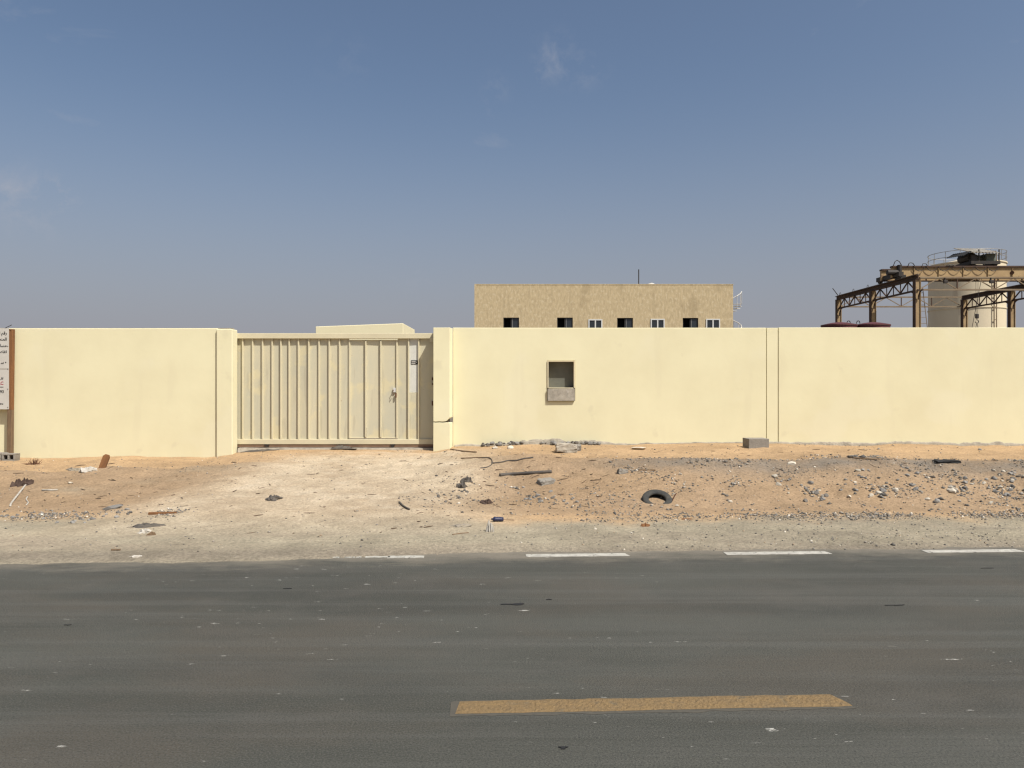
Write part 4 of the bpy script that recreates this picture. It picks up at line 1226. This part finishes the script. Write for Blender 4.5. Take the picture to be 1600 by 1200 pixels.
# ------------------------------------------------------------------ things lying on the sand
def solid(px, py, l, w, h, rz, name, label, cat, m, tilt=(0, 0), sink=.01, bevel=.006, jag=.0, group=None):
    p = hit(px, py)
    mb = MB().box(-l / 2, l / 2, -w / 2, w / 2, -sink, h - sink)
    if jag:
        mb.v = [tuple(c + rnd.uniform(-jag, jag) for c in v) for v in mb.v]
    o = mb.build(name, m, None, bevel=0 if jag else bevel, origin=(0, 0, 0))
    if jag:                                         # broken faces and chipped edges
        bm = bmesh.new(); bm.from_mesh(o.data)
        bmesh.ops.subdivide_edges(bm, edges=bm.edges[:], cuts=5, use_grid_fill=True)
        for v in bm.verts:
            near = sum(1 for c_, h_ in ((v.co.x, l / 2), (v.co.y, w / 2), (v.co.z - h / 2 + sink, h / 2)) if abs(c_) > h_ * .86)
            k_ = jag * (.35 + .35 * near)
            v.co += Vector((rnd.uniform(-1, 1), rnd.uniform(-1, 1), rnd.uniform(-1, 1))) * k_ * .6
            if near >= 2:
                v.co *= 1 - rnd.uniform(0, .14)
        bm.to_mesh(o.data); bm.free()
    o.location = p
    o.rotation_euler = (tilt[0], tilt[1], rz)
    return tag(o, label, cat, group)

def rock_mesh(name, seed, sub=2, flat=.65, rough=.28):
    r_ = random.Random(seed)
    bm = bmesh.new()
    bmesh.ops.create_icosphere(bm, subdivisions=sub, radius=1)
    ax = [Vector((r_.gauss(0, 1), r_.gauss(0, 1), r_.gauss(0, 1))).normalized() for _ in range(7)]
    for v in bm.verts:
        d = v.co.normalized()
        k = 1.0
        for i, a in enumerate(ax):                  # knock flat facets off
            t = d.dot(a)
            lim = .62 + .05 * i
            if t > lim:
                k = min(k, lim / t)
        k *= 1 + rough * .25 * r_.uniform(-1, 1)
        v.co = Vector((d.x * k, d.y * k * .8, d.z * k * flat))
    me_ = bpy.data.meshes.new(name)
    bm.to_mesh(me_)
    bm.free()
    return me_
rocks = [rock_mesh('stone', 100 + i, 2, .55 + .05 * (i % 4)) for i in range(8)]
rock_variants = {}
def rock_of(i, m):
    k = (i, m)
    if k not in rock_variants:
        c_ = rocks[i].copy(); c_.materials.append(M[m]); rock_variants[k] = c_
    return rock_variants[k]
def stone(p, size, m, label, group=None, name='stone', squash=1.0):
    o = bpy.data.objects.new(name, rock_of(rnd.randrange(8), m))
    o.location = (p[0], p[1], p[2] + size * .18)
    o.scale = (size, size * rnd.uniform(.8, 1.1), size * rnd.uniform(.8, 1.1) * squash)
    o.rotation_euler = (rnd.uniform(-.3, .3), rnd.uniform(-.3, .3), rnd.uniform(0, 6.28))
    C.objects.link(o)
    return tag(o, label, 'stone', group)

# concrete block by the wall joint
p = hit(1184, 699.5)
cb = MB().box(-.19, .19, -.16, .16, -.03, .165).build('concrete_block', 'concrete', None, bevel=.006, origin=(0, 0, 0))
cb.location = p + Vector((0, .12, 0)); cb.rotation_euler = (0, .0, R(4))
tag(cb, 'solid grey concrete block standing at the wall joint', 'concrete block')

# half-buried tyre
p = hit(1027, 783)
ty = thing('tyre', 'old black tyre half buried in the sand bank', 'tyre', p)
Rm, rt = .152, .05
vs, fs = [], []
n1, n2 = 56, 22
prof = []
for j in range(n2):                                # carcass: rounded square tread, open towards the hub
    t = R(28) + (2 * math.pi - R(56)) * j / (n2 - 1) + math.pi
    cx_, cy_ = math.cos(t), math.sin(t)
    k = 1 / max(abs(cx_), abs(cy_)) ** .35
    prof.append((Rm + rt * cx_ * k * .98, rt * cy_ * k * 1.05))
prof = prof + [(r_ * .992 + .002 if r_ < Rm else r_ - .010, y_ * .86) for r_, y_ in reversed(prof)]
m_ = len(prof)
for i in range(n1):
    a = 2 * math.pi * i / n1
    for (r_, y_) in prof:
        rr = r_
        if r_ > Rm + rt * .75 and i % 2:
            rr -= .004
        vs.append((rr * math.cos(a), y_, rr * math.sin(a)))
for i in range(n1):
    for j in range(m_):
        fs.append((i * m_ + j, i * m_ + (j + 1) % m_, ((i + 1) % n1) * m_ + (j + 1) % m_, ((i + 1) % n1) * m_ + j))
tm = MB().add(vs, fs).build('carcass', 'rubber', ty, smooth=True, origin=(0, 0, 0))
tm.rotation_euler = (R(-60), R(3), R(-6))
tm.location = (0, .02, -.002)
MB().tube([(.185, -.02, .0), (.225, 0, .07), (.25, .01, .10)], .008, 6).build('wire', 'rust', ty, origin=(0, 0, 0))

def ground_line(pts_px, lift, jitter=0):
    out = []
    for px, py in pts_px:
        p_ = hit(px, py)
        p_.z += lift
        out.append(p_)
    return out
def smooth_path(pts, n=6):
    out = []
    for i in range(len(pts) - 1):
        p0_, p1_, p2_, p3_ = pts[max(i - 1, 0)], pts[i], pts[i + 1], pts[min(i + 2, len(pts) - 1)]
        for k in range(n):
            t = k / n
            out.append(.5 * ((2 * p1_) + (p2_ - p0_) * t + (2 * p0_ - 5 * p1_ + 4 * p2_ - p3_) * t * t + (3 * p1_ - p0_ - 3 * p2_ + p3_) * t ** 3))
    out.append(pts[-1])
    return out
def strand(name, label, cat, pts_px, r, m, lift=.5, n=8):
    pts = smooth_path(ground_line(pts_px, r * lift))
    o = MB().tube(pts, r, n).build(name, m, None, smooth=True, origin=tuple(pts[0]))
    return tag(o, label, cat)
strand('pipe', 'straight dusty black pipe lying on the sand below the meter box', 'pipe', [(781, 744.5), (800, 743), (830, 741), (862, 739)], .026, 'pipe', .75, 10)
strand('cable', 'bent black cable curling over the sand right of the gate', 'cable', [(770, 724.5), (782, 723.5), (794, 720.5), (806, 720.5), (818, 717.5), (833, 715.5)], .011, 'pipe', .9)
strand('cable', 'short hooked black cable end left of the bent cable', 'cable', [(751, 732), (761, 730.5), (768, 726.5), (769, 721), (765, 716.5), (754, 716)], .008, 'pipe', .9)
strand('hose', 'short curved piece of black hose on the pale driveway sand', 'hose', [(624, 786), (629, 791), (634, 794.5), (639.5, 797)], .013, 'pipe', .8)
strand('stick', 'thin dry stick in front of the right gate pier', 'stick', [(704, 702.5), (720, 705), (745, 707)], .012, 'old_wood', .6)
strand('stick', 'thin brown stick between gate pier and bent cable', 'stick', [(720, 716.5), (745, 715.5), (765, 715.5)], .009, 'old_wood', .6)
strand('plastic_strip', 'long white plastic strip slanting down the left bank', 'strip', [(16, 792), (18, 787), (28, 774), (36, 764), (43, 755)], .013, 'paper', .8)
strand('plastic_strip', 'short curled white strip beside the long slanting one', 'strip', [(41, 790), (44, 786), (41, 781), (43, 777)], .008, 'paper', .8)
strand('plastic_strip', 'straight white strip lying level on the left bank', 'strip', [(66, 767), (78, 767), (90, 766.5)], .013, 'paper', .7)
strand('stick', 'thin twig at the gravel edge in front of the driveway', 'stick', [(707, 836), (720, 834), (732, 833)], .006, 'old_wood', .7)
strand('stick', 'small dark twig on the shoulder near the left road edge', 'stick', [(174, 860.5), (181, 860.3), (188, 860.3)], .010, 'old_wood', .6)
strand('cable', 'thin dark wire lying flat along the crest of the right bank', 'cable', [(1329, 715.5), (1345, 717.5), (1370, 719), (1400, 719)], .014, 'old_wood', .6)
# timber
p = hit(160, 731)
st = MB().prism([(-.055, -.12), (.045, -.12), (.055, .19), (.035, .225), (-.02, .225), (-.05, .19)], -.02, .02).build('timber_stake', 'wood', None, bevel=.004, origin=(0, 0, 0))
st.location = p; st.rotation_euler = (R(-8), R(16), R(8))
tag(st, 'brown timber stake poking out of the sand before the left wall', 'stake')
solid(254, 803.5, .32, .035, .03, .10, 'timber_batten', 'narrow brown timber batten lying at the left edge of the driveway', 'timber', 'wood', sink=.004)
solid(1011, 734.5, .24, .06, .022, -.1, 'timber_piece', 'flat dark brown wood piece on the bank above the tyre', 'timber', 'old_wood')
solid(1073, 811.5, .12, .03, .02, .0, 'timber_piece', 'small brown wood splinter at the foot of the bank below the tyre', 'timber', 'wood')
solid(1479, 721.5, .36, .16, .035, .05, 'rubber_flap', 'flat black rubber flap on the crest of the right bank', 'rubber', 'tar', jag=.015)
solid(1333, 715.5, .12, .1, .05, .3, 'dark_clod', 'small dark clod at the left end of the wire on the bank', 'clod', 'stone_dark', jag=.015)
# concrete chunks
solid(884, 707, .37, .2, .16, .05, 'concrete_chunk', 'broken pale concrete chunk against the wall below the meter box', 'concrete chunk', 'pale_concrete', tilt=(-.25, .04), jag=.02, bevel=.01)
solid(902, 704, .12, .12, .12, .5, 'concrete_chunk', 'small grey rubble lump right of the broken concrete chunk', 'concrete chunk', 'concrete', jag=.02, bevel=.01)
solid(853, 755, .22, .15, .07, .45, 'concrete_slab', 'tilted grey slab fragment below the right end of the black pipe', 'concrete chunk', 'concrete', tilt=(.2, -.1), jag=.012)
solid(973, 739.5, .12, .1, .06, .3, 'concrete_chunk', 'small grey lump on the bank left of the flat wood piece', 'concrete chunk', 'concrete', jag=.02)
o = stone(hit(176, 795), .07, 'stone_grey', 'long grey mortar clod low on the left bank', name='mortar_clod', squash=.6)
o.scale = (.135, .06, .055); o.rotation_euler = (0, -.2, .35)
stone(hit(168, 796.5), .05, 'stone_dark', 'dark lump at the lower end of the long mortar clod', name='mortar_clod')
o = stone(hit(997, 702), .10, 'stone_white', 'white flattened lump against the wall right of the rubble', name='plaster_lump', squash=.45); o.scale.x = .17
# paper and rags: crumpled sheets with real folds
def crumple(px, py, l, w, h, rz, name, label, cat, m, seed, n=12, dark=None):
    p_ = hit(px, py)
    vs, fs = [], []
    for j in range(n + 1):
        for i in range(n + 1):
            u, v = i / n - .5, j / n - .5
            e_ = 1 + .45 * float(vnoise(i * .55, j * .55, seed + 9))
            ud, vd = u * math.sqrt(max(0, 1 - 2 * v * v)), v * math.sqrt(max(0, 1 - 2 * u * u))
            z = h * (.3 + 1.5 * abs(float(fbm(u * 5, v * 5, 1.0, 3, seed, .7)))) * max(0, 1 - (2 * max(abs(u), abs(v))) ** 3)
            vs.append((l * ud * e_, w * vd * e_, max(z, .001)))
    fs = [(j * (n + 1) + i, j * (n + 1) + i + 1, (j + 1) * (n + 1) + i + 1, (j + 1) * (n + 1) + i) for j in range(n) for i in range(n)]
    k = (n + 1) ** 2
    vs += [(x, y, z - .006) for x, y, z in vs]
    fs += [tuple(reversed([a + k for a in f])) for f in fs[:n * n]]
    rim_ = [i for i in range(n)] + [i * (n + 1) + n for i in range(n)] + [n * (n + 1) + n - i for i in range(n)] + [(n - i) * (n + 1) for i in range(n)]
    fs += [(rim_[i], rim_[i] + k, rim_[(i + 1) % len(rim_)] + k, rim_[(i + 1) % len(rim_)]) for i in range(len(rim_))]
    o_ = MB().add(vs, fs).build(name, m, None, origin=(0, 0, 0))
    o_.location = p_
    o_.rotation_euler = (math.atan2(gz(p_.x, p_.y + .1) - gz(p_.x, p_.y - .1), .2), 0, rz)
    return tag(o_, label, cat)
crumple(138, 735, .22, .20, .07, .15, 'paper_sack', 'torn pale paper sack beside the timber stake', 'paper', 'paper', 3)
crumple(118, 735, .34, .16, .05, -.15, 'cardboard', 'flattened brown cardboard left of the torn paper sack', 'cardboard', 'grey_card', 5)
crumple(229, 822, .30, .16, .03, .0, 'rag', 'flat dark grey rag at the mouth of the driveway', 'rag', 'pipe', 7)
crumple(227, 831, .12, .14, .03, .2, 'paper_scrap', 'white paper scrap in front of the dark grey rag', 'paper', 'paper', 9)
crumple(236, 836, .08, .05, .04, .5, 'leaf_litter', 'small brown scrap in front of the white paper', 'litter', 'old_wood', 10, n=8)
crumple(766, 831, .07, .06, .13, .2, 'paper_cup', 'crushed white paper cup standing on the shoulder', 'cup', 'paper', 13, n=10)
crumple(721, 822, .22, .12, .025, .12, 'cardboard', 'curled grey cardboard left of the white paper cup', 'cardboard', 'grey_card', 15)
crumple(35, 759, .30, .18, .13, -.2, 'rag', 'dark brown rag heap at the top of the long white strip', 'rag', 'dark_rag', 17)
crumple(428, 780, .20, .16, .05, .1, 'rag', 'small dark grey rag on the driveway sand', 'rag', 'pipe', 19)
crumple(760, 786, .16, .14, .05, .1, 'rag', 'small dark brown rag right of the stony patch', 'rag', 'dark_rag', 21)
crumple(730, 752, .16, .12, .08, .3, 'rag', 'black rag lump above the dark stony patch by the driveway', 'rag', 'pipe', 23)
crumple(722, 761, .14, .12, .08, .8, 'rag', 'dark crumpled rag among stones right of the driveway', 'rag', 'pipe', 25)
crumple(213, 870, .10, .06, .02, .1, 'paper_scrap', 'tiny white scrap close to the left road edge', 'paper', 'paper', 27, n=8)
crumple(1008, 822, .1, .08, .04, .4, 'brick_bit', 'small orange scrap on the gravel shoulder below the tyre', 'litter', 'wood', 29, n=8)
# blue bottle with a stick
p = hit(777, 815)
bt = thing('plastic_bottle', 'crushed dark blue plastic bottle on the shoulder with a thin stick', 'bottle', p)
b_ = MB()
prof = [(-.085, .006), (-.08, .036), (-.03, .041), (-.02, .034), (-.0, .042), (.02, .035), (.05, .041), (.062, .03), (.075, .014), (.092, .014)]
b_.tube([(x, 0, .038) for x, r_ in prof], [r_ for x, r_ in prof], 14)
b_ = b_.build('body', 'blue', bt, smooth=True, origin=(0, 0, 0)); b_.rotation_euler = (0, R(-6), R(200))
MB().tube([(.07, 0, .03), (.24, .05, .016)], .006, 6).build('stick', 'old_wood', bt, origin=(0, 0, 0))
bt.scale = (.8, .8, .7)
# dry scrub by the left wall
p = hit(53, 726)
sb = thing('dry_scrub', 'small dry brown scrub near the notice board', 'plant', p)
tw = MB()
for k in range(46):
    a = rnd.uniform(0, 6.28); el = rnd.uniform(.15, 1.3); l = rnd.uniform(.05, .13)
    b0 = Vector((rnd.uniform(-.08, .08), rnd.uniform(-.04, .04), 0))
    d = Vector((math.cos(a) * math.cos(el), math.sin(a) * math.cos(el), math.sin(el)))
    tw.tube([b0, b0 + d * l * .6, b0 + d * l + Vector((rnd.uniform(-.02, .02), 0, .01))], [.006, .004, .002], 4)
tw.build('twigs', 'scrub', sb, origin=(0, 0, 0))
MB().tube([(-.16, 0, .008), (0, .01, .02), (.09, -.01, .02)], .012, 6).build('root', 'scrub', sb, origin=(0, 0, 0))
# black plastic caught under the gate; the left sheet only stands in for shade
for (pa, pb, lab) in ((520, 560, 'black plastic sheet crumpled under the middle of the gate'), (380, 440, 'dark sheet standing in for shade under the left end of the gate')):
    xa_, xb_ = gx(pa), gx(pb)
    vs, fs = [], []
    n = 24
    for i in range(n + 1):
        t = i / n
        x = xa_ + (xb_ - xa_) * t
        h_ = .05 * math.sin(math.pi * min(1, t * 1.2 + .02)) ** .5 if pa > 500 else .03 * math.sin(math.pi * t) ** .6
        base = gz(x, YG - .16)
        base = max(base, .32) if pa > 500 else base
        for k in range(5):
            s = k / 4
            vs.append((x, YG - .19 + .13 * s, base + .004 + h_ * math.sin(math.pi * s) * (1 + .5 * float(vnoise(i * .6, k * .9, 77)))))
    fs = [(i * 5 + k, i * 5 + 5 + k, i * 5 + 6 + k, i * 5 + 1 + k) for i in range(n) for k in range(4)]
    o = MB().add(vs, fs).build('plastic_or_shade_sheet', 'pipe', None, origin=(xa_, YG - .16, .33))
    tag(o, lab, 'plastic sheet')

# ------------------------------------------------------------------ stones that can be picked out one by one
G1 = 'grey stones strewn over the right bank'
fine = []
def where(px):
    return ('just right of the tyre' if px < 1160 else 'below the concrete block' if px < 1245 else 'below the maroon tanks' if px < 1345 else
            'below the near gantry column' if px < 1450 else 'below the silo' if px < 1560 else 'at the right edge of the picture')
nrs = random.Random(11)
clusters = [(1230, 756, 10), (1262, 768, 12), (1275, 775, 8), (1330, 765, 10), (1350, 748, 8), (1368, 772, 8), (1386, 772, 6), (1400, 758, 8), (1420, 743, 9), (1435, 760, 9),
            (1455, 742, 7), (1460, 776, 7), (1490, 763, 8), (1508, 776, 10), (1520, 752, 7), (1545, 760, 5), (1565, 741, 9), (1575, 765, 13), (1585, 748, 12), (1590, 775, 9), (1140, 770, 4), (1075, 765, 5)]
def strew(cl, sx_, sy_, sizes, mats, mult, lab, grp):
    for (px, py, k) in cl:
        for i in range(int(k * mult)):
            qx = max(2, px + nrs.gauss(0, sx_))
            q_ = hit(qx, py + nrs.gauss(0, sy_))
            sz = nrs.choice(sizes)
            mt = nrs.choice(mats)
            if sz < .02:
                fine.append((q_.x, q_.y, sz))
                continue
            tone = {'stone_grey': 'grey', 'stone_dark': 'dark', 'stone_white': 'pale'}[mt]
            big = 'larger' if sz > .032 else 'small'
            stone(q_, sz, mt, lab(tone, big, qx), grp)
strew(clusters, 11, 6, [.014, .017, .021, .024, .03, .036, .046], ['stone_grey', 'stone_grey', 'stone_dark', 'stone_white'], 1.25, lambda t, b, x: '%s %s stone on the sand bank %s' % (b, t, where(x)), G1)
strew(((806, 768, 9), (828, 776, 14), (846, 782, 11), (857, 776, 6), (893, 788, 10)), 8, 4, [.014, .018, .022, .026, .034], ['stone_grey', 'stone_dark'], 1,
      lambda t, b, x: '%s %s stone in the patch between black pipe and tyre' % (b, t), 'stones between pipe and tyre')
strew(((15, 808, 10), (55, 806, 12), (100, 811, 10), (130, 812, 9), (185, 806, 7), (212, 802, 6)), 14, 3.5, [.014, .018, .022, .026, .036], ['stone_grey', 'stone_grey', 'stone_dark'], 1,
      lambda t, b, x: '%s %s stone along the foot of the left bank' % (b, t), 'stones along the foot of the left bank')
strew(((685, 772, 12), (728, 766, 14), (700, 778, 6)), 9, 5, [.012, .016, .022, .028], ['stone_dark'], 1,
      lambda t, b, x: '%s %s stone scattered at the right side of the driveway' % (b, t), 'stones right of the driveway')
for (px, py, s_, lab) in ((1487, 769, .085, 'largest pale angular stone on the right bank'), (1210, 745, .055, 'white rounded stone high on the bank left of the grey stones'),
                          (1237, 726, .07, 'pale flat stone at the crest above the right bank'), (1141, 785, .04, 'small white stone alone right of the tyre'),
                          (1449, 781, .045, 'white stone with dark shadow low on the right bank'), (1380, 768, .05, 'light grey stone in the middle of the right bank'),
                          (1058, 791, .03, 'white pebble just right below the tyre'), (110, 755, .04, 'small white stone on the left bank above the level strip'),
                          (930, 827, .02, 'tiny white stone on the shoulder left below the tyre'), (1327, 777, .042, 'pale stone left of the middle of the right bank'),
                          (1548, 786, .035, 'white stone low on the bank near the right edge'), (1531, 703, .05, 'grey stone at the wall foot near the right edge')):
    stone(hit(px, py), s_, 'stone_grey' if 'grey' in lab.split(' stone')[0] else 'stone_white', lab)
# rubble against the wall under the meter box
G5, L5 = 'rubble along the wall foot', 'grey rubble piece against the wall foot below the meter box'
for i in range(70):
    x = nrs.choice([nrs.uniform(-.75, .2), nrs.gauss(1.05, .35)])
    y = YR - .07 - abs(nrs.gauss(0, .07))
    stone((x, y, gz(x, y) + .01 + nrs.uniform(0, .035)), nrs.choice([.025, .035, .045, .06]), nrs.choice(['stone_grey', 'stone_dark', 'stone_grey']), L5, G5, 'rubble')
for (px, lab) in ((773.5, 'white plaster shard left in the rubble at the wall foot'), (797.5, 'upright white plaster shard in the rubble at the wall foot')):
    o = stone(hit(px, 701), .07, 'stone_white', lab, name='plaster_shard')

# ------------------------------------------------------------------ gravel too fine to count
grs = np.random.RandomState(5)
def scatter(n, fx, fy, keep):
    x, y = fx(n), fy(n)
    k = grs.rand(n) < keep(x, y)
    return x[k], y[k]
sets = []
def U(a, b): return lambda n: grs.uniform(a, b, n)
def N(a, s): return lambda n: grs.normal(a, s, n)
toe_n = lambda x: 9.2 + np.interp(x, [-9, 0, 4, 12], [.05, -.1, .0, .3])
# foot of the bank, right and left
x, y = scatter(9000, U(0.8, 9.8), N(0, .16), lambda x, y: .35 + .65 * fbm(x, y, .5, 3, 1)); sets.append((x, y + toe_n(x) - .05, .010, .5))
x, y = scatter(3500, U(-8, -3.9), N(0, .16), lambda x, y: .3 + .8 * fbm(x, y, .5, 3, 2)); sets.append((x, y + 9.15, .010, .5))
# shoulder
x, y = scatter(9000, U(-7, 9), U(7.2, 9.3), lambda x, y: (.14 + .45 * sstep(-1, 2, x)) * (.6 + .9 * fbm(x, y, .6, 3, 4))); sets.append((x, y, .0075, .35))
# right bank
x, y = scatter(16000, U(1.5, 10.2), U(9.5, 12.6), lambda x, y: np.clip(-.08 + 1.7 * fbm(x, y, .45, 3, 6), 0, 1) + .09); sets.append((x, y, .0115, .55))
# middle
x, y = scatter(3500, U(-1.5, 2.0), U(9.2, 12.0), lambda x, y: np.clip(-.05 + 1.2 * fbm(x, y, .5, 3, 7), 0, 1) + .05); sets.append((x, y, .010, .45))
# left bank and plateau
x, y = scatter(2500, U(-9.5, -4), U(9.3, 14.5), lambda x, y: .12 + .5 * np.clip(fbm(x, y, .6, 3, 9), 0, 1)); sets.append((x, y, .009, .4))
x, y = scatter(2500, U(-4, 10), U(12.4, 15.1), lambda x, y: .12 + .5 * np.clip(fbm(x, y, .6, 3, 10), 0, 1)); sets.append((x, y, .009, .4))
# driveway specks
x, y = scatter(1800, U(-5, -.8), U(8.2, 14), lambda x, y: .15 + .3 * np.clip(fbm(x, y, .6, 3, 12), 0, 1)); sets.append((x, y, .006, .3))
sets += [(np.array([f[0]]), np.array([f[1]]), f[2], .5) for f in fine]
X_ = np.concatenate([s[0] for s in sets]); Y_ = np.concatenate([s[1] for s in sets])
S_ = np.concatenate([np.full(len(s[0]), s[2]) for s in sets]) * np.exp(grs.normal(0, .38, len(X_)))
Z_ = height(X_, Y_)
n = len(X_)
base = np.array([(1, 0, 0), (0, 1, 0), (-1, 0, 0), (0, -1, 0), (0, 0, 1), (0, 0, -1)], float)
jit = base[None] + grs.uniform(-.35, .35, (n, 6, 3))
th = grs.uniform(0, 6.28, n)
c_, s_ = np.cos(th), np.sin(th)
jx = jit[..., 0] * c_[:, None] - jit[..., 1] * s_[:, None]; jy = jit[..., 0] * s_[:, None] + jit[..., 1] * c_[:, None]
vv = np.stack([X_[:, None] + jx * S_[:, None], Y_[:, None] + jy * S_[:, None] * .8, Z_[:, None] + (jit[..., 2] * .7 + .25) * S_[:, None]], -1).reshape(-1, 3)
tri = np.array([(0, 1, 4), (1, 2, 4), (2, 3, 4), (3, 0, 4), (1, 0, 5), (2, 1, 5), (3, 2, 5), (0, 3, 5)])
ff = (np.arange(n)[:, None, None] * 6 + tri[None]).reshape(-1, 3)
gme = bpy.data.meshes.new('gravel')
gme.vertices.add(len(vv)); gme.vertices.foreach_set('co', vv.astype(np.float32).ravel())
gme.loops.add(ff.size); gme.loops.foreach_set('vertex_index', ff.ravel().astype(np.int32))
gme.polygons.add(len(ff)); gme.polygons.foreach_set('loop_start', np.arange(0, ff.size, 3, dtype=np.int32))
gme.update(calc_edges=True)
pal = np.array([(.13, .12, .105), (.2, .185, .16), (.28, .25, .21), (.08, .075, .07), (.33, .25, .17), (.55, .50, .42)])
pick = grs.choice(6, n, p=[.27, .25, .18, .14, .11, .05])
pc = np.repeat(pal[pick] * grs.uniform(.8, 1.2, (n, 1)), 6, 0)
ga_ = gme.color_attributes.new('stone', 'FLOAT_COLOR', 'POINT')
ga_.data.foreach_set('color', np.concatenate([pc, np.ones((len(pc), 1))], 1).astype(np.float32).ravel())
gme.materials.append(attr_mat('mixed_gravel', 'stone', 0.9, 60, .85, 1.15, 0, 1))
go = bpy.data.objects.new('gravel', gme)
C.objects.link(go)
tag(go, 'fine grey gravel strewn over the sand and shoulder', 'gravel', kind='stuff')

# straw, twigs and splinters blown over the sand
trs = random.Random(23)
tb_ = MB()
for i in range(230):
    k = trs.random()
    if k < .40: px, py = trs.uniform(690, 960), trs.uniform(704, 800)
    elif k < .62: px, py = trs.uniform(380, 700), trs.uniform(705, 840)
    elif k < .82: px, py = trs.uniform(5, 380), trs.uniform(722, 800)
    else: px, py = trs.uniform(960, 1595), trs.uniform(702, 735)
    p = hit(px, py)
    l = trs.choice([.03, .04, .05, .07, .10, .14]) * trs.uniform(.7, 1.3)
    a = trs.gauss(0, .6) if trs.random() < .35 else trs.uniform(0, 3.1)
    d = Vector((math.cos(a), math.sin(a), 0))
    r_ = trs.choice([.003, .004, .006])
    q0, q1 = p - d * l / 2, p + d * l / 2
    qm = p + Vector((trs.uniform(-.01, .01), trs.uniform(-.01, .01), 0))
    pts = []
    for q in (q0, qm, q1):
        pts.append(Vector((q.x, q.y, gz(q.x, q.y) + r_ * .9 + trs.uniform(0, .004))))
    tb_.tube(pts, [r_ * .7, r_, r_ * .5], 4)
tw_ = tb_.build('twig_litter', 'twig', None)
tag(tw_, 'dark straw and twig litter strewn over the sand', 'litter', kind='stuff')
